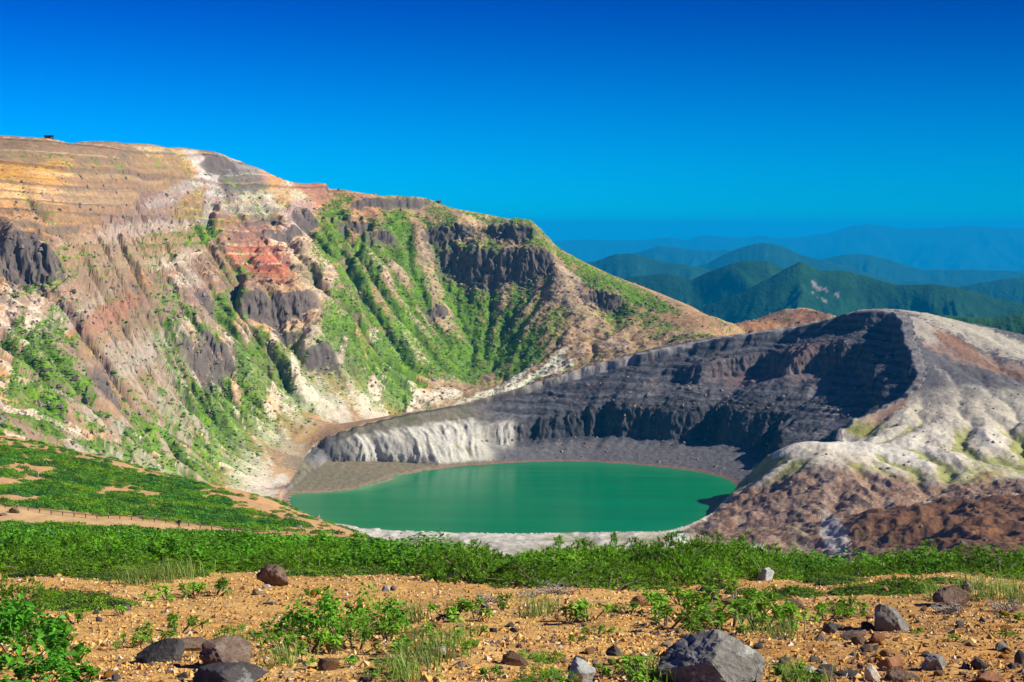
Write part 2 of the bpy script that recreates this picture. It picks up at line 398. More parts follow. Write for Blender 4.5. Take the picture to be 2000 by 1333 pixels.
#print('erosion std', DZ.std(), np.percentile(DZ, [1, 10, 50, 90, 99]))
def zmid(x, y, full=True):
    """height of the middle ground; also returns masks used by the colouring"""
    x = np.asarray(x, float); y = np.asarray(y, float)
    z = zbase(x, y)
    inC = (x > -320) & (x < 470) & (y > 970) & (y < 1600)
    sr = np.where(inC, GC.at(SD_R, x, y), 200.0)
    sl = np.where(inC, GC.at(SD_L, x, y), 200.0)
    zr = np.where(inC, GC.at(Z_R, x, y), 0.0)
    inside = sr < 0
    m = {}
    # ---- outside: eroded slopes
    pxa = 1000 + F * x / y
    wgt2 = sstep(-30, 60, x - (-150 + (1800 - y) * 0.28) + 25 * noise(x / 90, y / 90, 40))     # 1 = green bowl
    wm = np.maximum(sstep(-120, -250, x - 0.0 * y), sstep(1500, 1600, y))                       # mountain influence
    wm = wm * sstep(0, 60, np.abs(sr)) * (1 - sstep(180, 330, x) * sstep(1750, 1550, y))
    def gul(Fc, k, seed):
        dx, dy = x - Fc[0], y - Fc[1]
        r = np.hypot(dx, dy) + 20; a = np.arctan2(dx, dy)
        wa = 0.10 * noise(x / 70, y / 70, seed + 3) + 0.05 * noise(x / 25, y / 25, seed + 4)
        big = ridged(a * k + wa * k, np.log(r) * 1.1, seed, 2)
        sm = ridged(a * k * 3.1 + wa * k * 3, np.log(r) * 2.5 + 3, seed + 9, 2)
        return big, sm, r
    b1, s1, r1 = gul(F1, 4.2, 50); b2, s2, r2 = gul(F2, 5.5, 60)
    big = lerp(b1, b2, wgt2); sm = lerp(s1, s2, wgt2); rr = lerp(r1, r2, wgt2)
    sks = GB.at(SDS, x, y); sde = GB.at(SDE, x, y)
    top = (0.05 + 0.95 * sstep(8, 75, sks)) * (0.16 + 0.84 * sstep(10, 85, sde))        # keep the skyline and the summit plateau clean
    fade = sstep(15, 110, rr)
    z = z + wm * fade * top * (lerp(4, 2.0, wgt2) * (big - 0.62) + lerp(2.0, 1.0, wgt2) * (sm - 0.6) * sstep(60, 240, rr))
    z = z + wm * fade * top * (1 - wgt2) * 5 * (ridged((x + 18 * noise(x / 60, y / 60, 44)) / 105, (y + 0.4 * x) / 150, 45, 2) - 0.6) * sstep(30, 80, z)
    wl_ = sstep(95, 30, z) * wm * (1 - wgt2 * 0.5)
    z = z + wl_ * fade * 4.0 * (ridged(x / 38 + y / 90, y / 38 - x / 90, 66, 2) - 0.6)
    wx_, wy_ = 7 * noise(x / 33, y / 33, 46) + 3 * noise(x / 11, y / 11, 48), 7 * noise(x / 33, y / 33, 47) + 3 * noise(x / 11, y / 11, 49)
    inS = (x > -690) & (x < 270) & (y > 960) & (y < 1950)
    inE = (x > -700) & (x < 285) & (y > 1000) & (y < 1960)
    ero = np.where(inE, GE.at(DZ, x + 0.25 * wx_, y + 0.25 * wy_, True), 0)
    m['ero'] = ero
    m['sde'] = sde
    z = z + ero * wm * top * lerp(0.72, 0.38, wgt2) * sstep(0, 40, sr)
    # knobbly rock relief, measured along the slope
    ys = y + 1.1 * z
    kn = ridged(x / 42, ys / 48, 71, 4, 0.55)
    low = sstep(125, 80, z) * (1 - wgt2)
    m['low'] = low * wm
    z = z + wm * sstep(60, 220, rr) * low * 3.0 * (sm - 0.6)
    z = z + wm * top * lerp(5.0, 3.5, wgt2) * (kn - 0.62) * (1 - 0.65 * low)
    z = z + wm * top * (1 - 0.5 * low) * lerp(3.2, 3.2, wgt2) * (ridged(x / 15, ys / 17, 75, 3, 0.6) - 0.6) * (1 - 0.3 * wgt2)
    z = z + wm * (0.2 + 0.8 * top) * (1.2 * fbm(x / 14, ys / 14, 73, 2) * (1 - 0.5 * low) + 0.55 * noise(x / 5, ys / 5, 77) + 0.22 * noise(x / 2.4, ys / 2.4, 78))
    # bedding ledges high on the left
    bed = z + 0.05 * x + 3 * noise(x / 80, y / 80, 79)
    m['bed'] = bed
    z = z + wm * (1 - wgt2) * sstep(120, 165, z) * (0.3 + 0.7 * top) * (1.5 * np.sin(bed * 2 * np.pi / 8.5) + 0.7 * np.sin(bed * 2 * np.pi / 3.7 + 1)) * np.clip(0.6 + noise(x / 45, ys / 45, 91), 0.1, 1)
    # crater cone flank: ribs that run down from the top
    fl = sstep(40, 160, x) * sstep(1650, 1500, y) * (~inside)
    dx, dy = x - SM[0], y - SM[1]
    rs = np.hypot(dx, dy) + 10; aS = np.arctan2(dx, dy)
    rib = ridged(aS * 7.0 + 0.25 * noise(x / 60, y / 60, 80), np.log(rs) * 1.2, 81, 2)
    rib2 = ridged(aS * 19.0 + 0.5 * noise(x / 35, y / 35, 82), np.log(rs) * 2.0, 83, 2)
    lo = sstep(62, 36, z)
    ef = sstep(0, 22, sr)
    inF = (x > 30) & (x < 550) & (y > 710) & (y < 1670)
    erf = np.where(inF, GF.at(DF, x + 0.8 * noise(x / 9, y / 9, 94), y + 0.8 * noise(x / 9, y / 9, 95), True), 0)
    m['erf'] = erf
    z = z + sstep(30, 90, x) * sstep(0, 18, sr) * erf * (0.35 + 0.75 * lo) * (~inside) * sstep(1660, 1560, y)
    z = z + 0.3 * fl * ef * ((2.0 + 6.5 * lo) * (rib - 0.6) * sstep(20, 120, rs) + (0.4 + 0.8 * lo) * (rib2 - 0.6))
    z = z + fl * (0.35 + 0.65 * ef) * (1.0 * fbm(x / 17, y / 17, 85, 3) + 0.35 * noise(x / 4, y / 4, 86))
    # rough brown face below the rim
    br = sstep(1152, 1122, y + 0.25 * (x - 150) + 8 * noise(x / 25, y / 25, 96)) * sstep(60, 130, x) * (~inside)
    br = br * sstep(0, 6, sr)
    m['brown'] = br
    z = z + br * (5.0 * (ridged(x / 34 + 0.3 * y / 34, y / 80, 88, 3) - 0.6) + 1.6 * fbm(x / 7, y / 7, 90, 3))
    nb = sstep(1090, 1050, y) * (1 - sstep(60, 130, x)) * sstep(-260, -180, x)
    z = z + nb * (2.4 * (ridged(x / 30, y / 70, 92, 2) - 0.6) * sstep(0, 25, sr) + 0.4 * noise(x / 5, y / 5, 93))
    # ---- lava bands
    rock = np.zeros_like(z)
    for i, (c, g, w, h, dep) in enumerate(bl):
        q = (np.abs(x - c[0]) < w * 1.7 + 30) & (np.abs(y - c[1]) < 120)
        if not q.any(): continue
        X, Y = x[q] - c[0], y[q] - c[1]
        s = X * g[0] + Y * g[1]; a = X * g[1] - Y * g[0]
        zq = z[q]
        s = s + 0.9 * dep * noise(a / 26, zq / 40, 100 + i) + 0.5 * dep * noise(a / 9.0, zq / 11, 130 + i) + 0.26 * dep * noise(a / 3.6, zq / 5, 160 + i)
        win = np.exp(-(a / w) ** 4) * np.exp(-(s / (dep * 4.5)) ** 2)
        cl = np.tanh(s / (dep * 0.55))
        z[q] += h * 0.78 * cl * win
        rk = win * sstep(dep * 1.5, dep * 0.7, np.abs(s + dep * 0.2))
        rock[q] = np.maximum(rock[q], rk)
    m['rock'] = rock
    # ---- inside the crater
    if inside.any():
        q = inside
        X, Y = x[q], y[q]
        dl, dr, Zr = sl[q], -sr[q], zr[q]
        phi = np.degrees(np.arctan2(X - 3, Y - 1225))
        tt = np.clip(dl / (dl + dr + 1e-3), 0, 1)
        rbig = ridged(phi / 19 + 0.35 * noise(X / 40, Y / 40, 201), tt * 0.9, 202, 2)
        rsm = ridged(phi / 5.0 + 0.5 * noise(X / 25, Y / 25, 203), tt * 1.6, 204, 3)
        right = sstep(22, 36, phi)
        left = sstep(-4, -14, phi)
        mid_ = 1 - np.maximum(right, left)
        # named buttresses on the far wall
        but = np.exp(-((phi - 36) / 3.6) ** 2) + 0.9 * np.exp(-((phi - 50) / 3.2) ** 2) + 0.6 * np.exp(-((phi - 20) / 5) ** 2) - 0.6 * np.exp(-((phi - 43) / 3) ** 2)
        bump = np.sin(np.pi * np.clip(tt, 0, 1)) ** 0.7
        shift = (0.11 * (rbig - 0.6) + 0.055 * (rsm - 0.6)) * (0.35 + 0.65 * (right + mid_)) + 0.085 * but * right
        t2 = np.clip(tt + shift * bump * sstep(0.22, 0.45, tt), 0, 1)
        foot = 0.03 * noise(phi / 7, 0 * phi, 205) + 0.02 * noise(phi / 2.2, 0 * phi, 206)
        def prof(pts, t): return np.interp(t, [p[0] for p in pts], [p[1] for p in pts])
        pm = prof([(0, 0), (0.36, 0.26), (0.375, 0.34), (0.415, 0.58), (0.45, 0.63), (0.88, 0.86), (0.95, 0.885), (0.965, 0.98), (1, 1)], t2 + foot * sstep(.1, .3, t2))
        pr = prof([(0, 0), (0.36, 0.20), (0.375, 0.28), (0.42, 0.50), (0.56, 0.58), (0.74, 0.66), (0.79, 0.82), (0.90, 0.88), (0.945, 0.985), (1, 1)], t2 + foot * sstep(.1, .3, t2))
        tb = np.interp(-phi, [4, 22, 27, 33, 38, 46, 60], [0.03, 0.05, 0.12, 0.42, 0.66, 0.84, 0.9])      # flat shore in front of the scarp
        tb = tb + 0.02 * noise(phi / 5, 0 * phi, 221)
        sc = np.clip((tt - tb) / (1 - tb), 0, 1)
        pl = np.where(tt < tb, 0.05 * tt / tb, 0.05 + 0.95 * prof([(0, 0), (0.10, 0.24), (0.45, 0.66), (0.88, 0.93), (0.93, 0.985), (1, 1)], sc))
        lend = sstep(-40, -45, phi)
        full_s = np.zeros_like(z); full_s[q] = sc; m['s'] = full_s
        zi = Zr * (pm * mid_ + pr * right + pl * left)
        # bedding: alternating hard and soft layers
        zz = zi + 1.6 * noise(X / 70, Y / 70, 207)
        cl = sstep(0.28, 0.40, tt) * (1 - left)
        zz = zz + 2.2 * noise(X / 24, Y / 24, 217)
        lay = np.sin(zz * 2 * np.pi / 6.1 + 2 * noise(zz / 9, zz * 0, 218)) * 0.75 + np.sin(zz * 2 * np.pi / 2.7 + 1) * 0.33
        zi = zi + cl * lay * sstep(0, 0.05, 1 - tt) * np.clip(0.28 + 0.9 * noise(X / 28, Y / 28, 208), 0, 1)
        zi = zi + cl * sstep(0, 0.06, 1 - tt) * (1.1 * (ridged(X / 17, (Y + zi) / 17, 209, 3) - 0.55) + 0.5 * noise(X / 4, (Y + zi) / 4, 210))
        # blocky lava in the foot of the cliff
        blk = np.exp(-((tt - 0.40) / 0.09) ** 2) * (1 - left)
        zi = zi + blk * 3.0 * (ridged(X / 10, (Y + 1.2 * zi) / 10, 211, 3) - 0.6)
        # fluted pale tuff at the left
        fl_ = left * sstep(0.0, 0.10, sc) * sstep(0.85, 0.45, sc)
        zi = zi + fl_ * (3.6 * (ridged(phi / 4.6 + 0.3 * noise(X / 20, Y / 20, 212), tt * 1.1, 213, 2) - 0.6) + 1.6 * (ridged(phi / 1.7 + 0.3 * noise(X / 9, Y / 9, 219), tt * 2, 220, 2) - 0.6))
        zi = zi + 0.35 * noise(X / 5, Y / 5, 214) * sstep(0, 0.05, tt) * sstep(0, .05, 1 - tt) + 0.15 * noise(X / 2, Y / 2, 215)
        zi = np.where(dl < 0, np.maximum(dl * 0.35, -12), zi)
        z[q] = zi
        full_t = np.zeros_like(z); full_t[q] = tt; m['t'] = full_t
        fp = np.zeros_like(z); fp[q] = phi; m['phi'] = fp
        ml = np.zeros_like(z); ml[q] = lay; m['lay'] = ml
    else:
        m['s'] = np.zeros_like(z); m['t'] = np.zeros_like(z); m['phi'] = np.zeros_like(z); m['lay'] = np.zeros_like(z)
    m.update(inside=inside, sr=sr, sl=sl, wgt2=wgt2, wm=wm, big=big, sm=sm, rib=rib, rib2=rib2, fl=fl, kn=kn, lo=lo, nb=nb, rs=rs)
    return (z, m) if full else z

# ---- mesh: columns of equal angle, rows packed where the ground faces the viewer
MC, MR = 1110, 545
colpx = np.linspace(-220, 2220, MC)
tanc = (colpx - 1000) / F
Dc = np.linspace(440, 2650, 1100)
cc = np.linspace(0, MC - 1, 140).astype(int)
zc = zmid(np.outer(tanc[cc], Dc), np.tile(Dc, (len(cc), 1)), False)
row = proj(0 * zc, np.tile(Dc, (len(cc), 1)), zc)[1]
runmin = np.minimum.accumulate(row, axis=1)
dr = np.abs(np.diff(row, axis=1))
vis = (row[:, 1:] <= runmin[:, :-1] + 1.0)
wgt = np.where(vis, dr, 0.12 * dr) + 0.10
# ground hidden behind the foreground is kept coarse
wgt *= np.where(Dc[1:] < 700, 0.25, 1)[None, :]
kk = np.ones(25) / 25
for a in range(len(cc)): wgt[a] = np.convolve(np.pad(wgt[a], 12, 'edge'), kk, 'valid')
for _ in range(3): wgt = (np.vstack([wgt[:1], wgt[:-1]]) + wgt * 2 + np.vstack([wgt[1:], wgt[-1:]])) / 4
cdf = np.cumsum(wgt, axis=1); cdf = np.hstack([np.zeros((len(cc), 1)), cdf]); cdf /= cdf[:, -1:]
lev = np.linspace(0, 1, MR)
Dk = np.array([np.interp(lev, cdf[a], Dc) for a in range(len(cc))])
DD = np.empty((MC, MR))
for r in range(MR): DD[:, r] = np.interp(np.arange(MC), cc, Dk[:, r])
MXx = tanc[:, None] * DD
mx, my = MXx.ravel(), DD.ravel()
mz, mm = zmid(mx, my)
gx_ = np.gradient(mz.reshape(MC, MR), axis=1) / np.gradient(DD, axis=1)
slope_y = gx_.ravel()
gxx = (np.gradient(mz.reshape(MC, MR), axis=0) - gx_ * np.gradient(DD, axis=0)) / np.gradient(MXx, axis=0)
slope = np.hypot(slope_y, gxx.ravel())

# crags: steep faces are pushed in and out sideways, so ledges and buttresses really stand proud
crag = np.maximum(sstep(0.25, 0.65, mm['rock']), sstep(1.5, 2.4, slope) * np.where(mm['inside'], 0.8, 0.35)) * sstep(0.02, 0.10, 1 - mm['t'])
crag *= np.where(mm['inside'], sstep(0.30, 0.36, mm['t']), mm['wm'] * sstep(6, 40, GB.at(SDS, mx, my)))
blk_ = 1 - np.abs(noise(mx / 7.5 + 0.4 * noise(mx / 20, mz / 20, 230), mz / 9.0, 231))
my2 = my - crag * (4.2 * (blk_ - 0.7) + 2.0 * (1 - np.abs(noise(mx / 3.1, mz / 4.0, 232)) - 0.7) + 0.7 * noise(mx / 1.5, mz / 1.7, 233))
mx2_ = mx + crag * 1.6 * noise(mx / 6, mz / 6, 234)

# ------------------------------------------------------------------ materials
def new_mat(name):
    m = bpy.data.materials.new(name); m.use_nodes = True
    nt = m.node_tree; b = nt.nodes['Principled BSDF']
    return m, nt, b
def N(nt, t, **kw):
    n = nt.nodes.new(t)
    for k_, v in kw.items(): setattr(n, k_, v)
    return n
def mat_terrain(name, s1, s2, bump=0.4, bdist=0.5, var=0.35):
    """base colour from the mesh's mineral/plant cover attribute, fine grain and relief from noise"""
    m, nt, b = new_mat(name)
    at = N(nt, 'ShaderNodeAttribute', attribute_name='cover')
    ge = N(nt, 'ShaderNodeNewGeometry')
    n1 = N(nt, 'ShaderNodeTexNoise'); n1.inputs['Scale'].default_value = s1; n1.inputs['Detail'].default_value = 5; n1.inputs['Roughness'].default_value = 0.65
    n2 = N(nt, 'ShaderNodeTexNoise'); n2.inputs['Scale'].default_value = s2; n2.inputs['Detail'].default_value = 3
    nt.links.new(ge.outputs['Position'], n1.inputs['Vector']); nt.links.new(ge.outputs['Position'], n2.inputs['Vector'])
    ad = N(nt, 'ShaderNodeMath', operation='ADD'); nt.links.new(n1.outputs[0], ad.inputs[0]); nt.links.new(n2.outputs[0], ad.inputs[1])
    mr = N(nt, 'ShaderNodeMapRange'); mr.inputs['From Min'].default_value = 0.65; mr.inputs['From Max'].default_value = 1.35
    mr.inputs['To Min'].default_value = 1 - var; mr.inputs['To Max'].default_value = 1 + var
    nt.links.new(ad.outputs[0], mr.inputs[0])
    sc = N(nt, 'ShaderNodeVectorMath', operation='SCALE')
    nt.links.new(at.outputs['Color'], sc.inputs[0]); nt.links.new(mr.outputs[0], sc.inputs['Scale'])
    nt.links.new(sc.outputs[0], b.inputs['Base Color'])
    b.inputs['Roughness'].default_value = 0.95
    b.inputs['Specular IOR Level'].default_value = 0.12
    bp = N(nt, 'ShaderNodeBump'); bp.inputs['Strength'].default_value = bump; bp.inputs['Distance'].default_value = bdist
    nt.links.new(ad.outputs[0], bp.inputs['Height']); nt.links.new(bp.outputs[0], b.inputs['Normal'])
    return m
def link(name, me, mat=None, parent=None):
    o = bpy.data.objects.new(name, me); col.objects.link(o)
    if mat is not None and not me.materials: me.materials.append(mat)
    if parent is not None: o.parent = parent
    return o
def tag(o, label=None, cat=None, group=None, kind=None):
    if label: o['label'] = label
    if cat: o['category'] = cat
    if group: o['group'] = group
    if kind: o['kind'] = kind
    return o
def mesh_np(name, v, f, smooth=True, cover=None, mat=None):
    v = np.asarray(v, np.float32); f = np.asarray(f, np.int32)
    me = bpy.data.meshes.new(name)
    me.vertices.add(len(v)); me.vertices.foreach_set('co', v.ravel())
    k_ = f.shape[1]
    me.loops.add(f.size); me.loops.foreach_set('vertex_index', f.ravel())
    me.polygons.add(len(f))
    me.polygons.foreach_set('loop_start', np.arange(0, f.size, k_, dtype=np.int32))
    me.polygons.foreach_set('use_smooth', np.full(len(f), smooth))
    me.update(calc_edges=True)
    if cover is not None:
        a = me.attributes.new('cover', 'FLOAT_COLOR', 'POINT')
        c4 = np.ones((len(v), 4), np.float32); c4[:, :3] = cover
        a.data.foreach_set('color', c4.ravel())
    if mat: me.materials.append(mat)
    return me
def grid_faces(nc, nr):
    i = np.arange(nc * nr).reshape(nc, nr)
    return np.stack([i[:-1, :-1], i[1:, :-1], i[1:, 1:], i[:-1, 1:]], -1).reshape(-1, 4)
def sub_mesh(name, v, f, cover, mat):
    used = np.unique(f); mp = np.full(len(v), -1, np.int64); mp[used] = np.arange(len(used))
    return mesh_np(name, v[used], mp[f], True, cover[used], mat)

# ------------------------------------------------------------------ mineral and plant cover of the middle ground
cv = np.empty((len(mx), 3)); cv[:] = (0.38, 0.24, 0.135)
n_a = fbm(mx / 60, my / 60, 300, 4); n_b = fbm(mx / 17, my / 17, 301, 4); n_c = fbm(mx / 5.5, (my + mz) / 5.5, 302, 3); n_d = noise(mx / 2.1, (my + mz) / 2.1, 303)
def mixc(mask, c, a=1.0):
    k_ = (np.clip(mask, 0, 1) * a)[:, None]
    cv[:] = cv * (1 - k_) + np.array(c) * k_
def hit_mid(px, py):
    return hit(px, py, lambda X, Y: zmid(X, Y, False), 860, 2300, 900)
def patch(px, py, rx, ry, rot=0, rag=0.35, seed=0, zf=None):
    """soft ragged patch lying on the slope that photo pixel (px, py) looks at; measured in the slope's own plane"""
    c = hit(px, py, zbase, 860, 2250, 900) if not (-1 < 0) else hit_mid(px, py)
    e = 10.0
    gx = (zbase(c[0] + e, c[1]) - zbase(c[0] - e, c[1])) / (2 * e); gy = (zbase(c[0], c[1] + e) - zbase(c[0], c[1] - e)) / (2 * e)
    ex = np.array([1, 0, gx]); ex /= np.linalg.norm(ex)
    n = np.array([-gx, -gy, 1]); n /= np.linalg.norm(n)
    up = np.cross(n, ex)
    D = c[1]; k_ = F / D
    fore = abs(up[2] + up[1] * (py - HOR) / F) + 1e-3
    d = np.stack([mx - c[0], my - c[1], mz - c[2]], -1)
    out = np.zeros(len(mx))
    Rm = max(rx, ry / fore) / k_ * 2.0 + 5
    q = (np.abs(d[:, 0]) < Rm) & (np.abs(d[:, 1]) < Rm + 60) & (np.abs(d @ n) < 90)
    if not q.any(): return out
    u = d[q] @ ex * k_; v = d[q] @ up * k_ * fore
    cr, sr_ = math.cos(R(rot)), math.sin(R(rot))
    a = (u * cr - v * sr_) / rx; b = (u * sr_ + v * cr) / ry       # rot > 0 tips the right end down
    w = np.hypot(a, b) + rag * (n_b[q] * 1.2 + n_c[q] * 1.3) + 0.28 * n_d[q]
    out[q] = sstep(1.06, 0.86, w)
    return out
TAN, PALE, ORANGE, PINK, RED = (0.40, 0.27, 0.15), (0.60, 0.54, 0.44), (0.47, 0.26, 0.095), (0.43, 0.28, 0.22), (0.33, 0.125, 0.085)
PURP, GREYB, LAVA, BROWN, WHITE = (0.25, 0.17, 0.165), (0.17, 0.14, 0.115), (0.07, 0.066, 0.066), (0.20, 0.115, 0.07), (0.58, 0.53, 0.43)
G1, G2, G3 = (0.080, 0.195, 0.012), (0.155, 0.32, 0.014), (0.045, 0.095, 0.016)
SAND = (0.46, 0.34, 0.2)
# soft regional tones of the mountain
mixc(sstep(-0.25, 0.4, n_a), (0.45, 0.295, 0.17), 0.7)
mixc(sstep(0.1, 0.6, -n_a + 0.4 * n_b), (0.30, 0.195, 0.125), 0.7)
ero = mm['ero'] * mm['wm']
mixc(sstep(-1.5, -6, ero), (0.24, 0.17, 0.12), 0.6)
mixc(sstep(2.0, 5.5, ero + 1.5 * n_c), (0.60, 0.50, 0.40), 0.65)
mixc(mm['wgt2'] * sstep(1500, 1560, my), (0.27, 0.21, 0.14), 0.6)
mixc(mm['wgt2'] * sstep(1500, 1560, my) * sstep(0.0, 0.5, n_b + 0.3 * n_d), (0.17, 0.135, 0.12), 0.7)
PT = [ # column, row, rx, ry, rot, colour, strength, ragged
 (140,300,330,34,-3,(0.20,0.145,0.10),.9,.3),(60,315,110,22,-3,(0.27,0.20,0.12),.7,.5),(310,300,110,12,4,(0.44,0.37,0.25),.9,.3),(360,293,60,8,3,(0.40,0.35,0.25),.9,.2),
 (90,360,250,24,-7,(0.50,0.29,0.11),.95,.25),(110,392,230,9,-5,(0.19,0.15,0.125),.9,.25),(40,402,100,10,-2,(0.13,0.115,0.10),.8,.3),(110,425,170,20,2,(0.46,0.25,0.10),.9,.3),(60,450,120,8,-3,(0.52,0.36,0.24),.7,.3),
 (230,375,90,30,-15,(0.42,0.27,0.12),.8,.3),(290,395,60,60,10,PURP,.85,.4),(240,420,20,60,-25,PINK,.6,.4),(330,345,60,28,-10,(0.42,0.27,0.12),.8,.3),
 (400,415,70,42,30,(0.41,0.28,0.13),.9,.35),(370,450,14,60,10,(0.44,0.36,0.30),.6,.4),(455,455,58,36,-30,(0.22,0.115,0.095),.95,.25),(420,500,50,26,-30,(0.30,0.18,0.13),.8,.3),
 (455,352,85,28,16,(0.23,0.205,0.20),.95,.25),(420,322,70,8,8,(0.10,0.09,0.09),.8,.4),(400,338,80,7,10,(0.50,0.45,0.42),.9,.2),(365,365,12,40,-35,(0.52,0.46,0.43),.8,.3),(410,390,70,6,30,(0.46,0.42,0.40),.8,.3),
 (480,365,40,16,0,(0.11,0.11,0.10),.8,.4),(525,395,60,22,-35,(0.42,0.40,0.30),.9,.3),(500,430,50,8,-25,(0.16,0.15,0.12),.8,.3),(548,370,10,40,-10,(0.55,0.52,0.46),.8,.3),(540,352,70,8,14,(0.42,0.27,0.15),.8,.2),
 (620,374,75,16,12,(0.34,0.19,0.14),.95,.25),(700,395,80,16,10,(0.36,0.22,0.14),.8,.3),(575,440,40,8,-35,(0.45,0.36,0.34),.8,.3),(590,410,26,22,0,(0.34,0.25,0.26),.7,.4),
 (545,530,70,34,32,RED,.95,.25),(500,500,50,20,-10,(0.42,0.17,0.12),.9,.3),(510,550,60,12,20,(0.24,0.11,0.085),.8,.3),(480,560,60,26,10,(0.29,0.18,0.13),.8,.3),(600,530,34,50,-30,(0.46,0.38,0.24),.85,.3),(560,575,80,14,6,(0.43,0.31,0.2),.8,.3),
 (370,575,38,22,0,PINK,.9,.25),(365,558,26,12,0,WHITE,.9,.3),(380,585,30,14,10,(0.40,0.20,0.155),.8,.3),(240,462,28,24,0,(0.62,0.52,0.46),.9,.3),(262,500,46,34,20,(0.46,0.31,0.18),.8,.3),(345,500,28,20,0,(0.60,0.50,0.40),.9,.3),(345,470,22,20,0,(0.42,0.25,0.12),.8,.3),
 (140,470,90,16,10,(0.47,0.28,0.14),.7,.4),(120,590,60,14,18,(0.46,0.28,0.24),.8,.35),(190,545,60,20,20,(0.42,0.30,0.2),.7,.4),(200,625,44,14,30,(0.48,0.20,0.13),.75,.4),(90,640,16,50,-24,(0.58,0.50,0.42),.8,.4),
 (45,520,70,36,0,(0.06,0.06,0.06),.85,.45),(30,480,60,14,0,(0.11,0.09,0.08),.7,.4),
 (620,650,130,44,15,(0.38,0.255,0.165),.85,.35),(740,705,70,20,36,(0.40,0.20,0.115),.9,.3),(660,620,60,12,30,(0.42,0.30,0.20),.7,.35),(400,645,100,40,10,(0.35,0.25,0.19),.85,.35),(560,660,70,20,10,(0.44,0.31,0.2),.7,.4),
 (270,690,40,26,30,(0.60,0.53,0.46),.85,.4),(330,745,60,10,32,(0.52,0.40,0.30),.8,.35),(290,770,40,10,30,(0.50,0.36,0.26),.6,.4),
 (60,660,120,11,42,(0.60,0.50,0.40),.85,.35),(20,610,60,9,40,(0.56,0.46,0.38),.8,.35),(170,690,90,8,48,(0.47,0.29,0.15),.8,.35),(230,700,130,9,45,(0.50,0.38,0.28),.7,.35),(150,620,80,8,45,(0.54,0.43,0.35),.7,.35),
 (60,790,120,24,22,(0.36,0.24,0.17),.9,.35),(30,760,70,10,25,(0.44,0.31,0.2),.8,.4),(120,820,120,16,22,(0.40,0.28,0.2),.7,.4),(190,745,40,16,30,(0.19,0.12,0.09),.8,.4),
 (150,875,130,7,20,WHITE,.85,.35),(240,855,60,10,14,(0.60,0.55,0.45),.85,.4),(360,835,60,12,20,WHITE,.8,.4),(440,880,80,14,14,WHITE,.75,.45),(330,880,60,9,12,WHITE,.7,.45),(490,945,70,22,18,WHITE,.9,.35),(540,955,22,18,40,WHITE,.95,.2),(300,900,120,8,15,(0.5,0.4,0.3),.6,.4),
 (440,840,70,14,20,(0.60,0.53,0.42),.7,.4),(480,820,50,16,20,(0.56,0.44,0.28),.75,.4),(330,800,60,12,20,WHITE,.6,.5),
 (595,785,26,28,40,WHITE,.95,.3),(640,795,70,26,20,WHITE,.85,.45),(720,795,70,20,15,(0.62,0.56,0.44),.85,.45),(790,785,50,16,10,WHITE,.85,.4),(700,760,120,12,18,(0.56,0.50,0.36),.6,.5),(530,855,50,22,15,WHITE,.85,.4),(520,800,50,20,20,(0.54,0.40,0.24),.7,.4),
 (600,845,26,14,-35,(0.47,0.31,0.12),.9,.3),(560,880,50,12,0,(0.36,0.29,0.2),.8,.4),(872,772,34,9,-8,WHITE,.9,.3),(800,755,70,7,14,(0.56,0.52,0.44),.7,.4),(1092,720,36,10,-12,WHITE,.95,.3),(1040,742,90,7,-16,(0.62,0.60,0.48),.95,.3),(960,765,90,7,-14,(0.62,0.60,0.48),.95,.3),
 (900,715,14,6,20,WHITE,.6,.4),(640,918,100,22,4,(0.22,0.185,0.13),.9,.3),(620,950,90,7,-4,(0.33,0.2,0.15),.9,.3),(860,505,8,60,18,(0.42,0.29,0.19),.8,.3),(700,560,8,110,24,(0.38,0.27,0.19),.7,.35),(770,560,10,90,16,(0.33,0.24,0.18),.7,.35),(880,560,9,80,20,(0.38,0.26,0.18),.8,.35),
 (960,640,8,50,-8,(0.36,0.24,0.16),.7,.35),(930,410,120,8,17,(0.47,0.36,0.22),.9,.3),(990,440,60,8,24,(0.46,0.37,0.24),.8,.3),(900,445,60,10,6,(0.36,0.26,0.18),.8,.35),(830,425,120,10,8,(0.38,0.26,0.17),.8,.35),
 (1130,545,70,5,33,(0.50,0.42,0.32),.8,.3),(1090,640,60,40,30,(0.37,0.26,0.16),.6,.5),(1230,640,90,30,28,(0.36,0.25,0.16),.6,.5),(1350,625,70,14,20,(0.34,0.22,0.14),.7,.4),(1300,598,80,8,20,(0.38,0.26,0.17),.6,.4),(1480,628,60,14,-10,(0.30,0.17,0.10),.95,.2),(1560,616,70,16,0,(0.17,0.10,0.07),.95,.2),(1640,630,50,14,10,(0.15,0.095,0.07),.95,.2),(1480,650,60,10,0,(0.30,0.17,0.10),.9,.2)]
for i, (a, b, rx, ry, ro, c_, st, rag) in enumerate(PT): mixc(patch(a, b, rx, ry, ro, rag), c_, st)
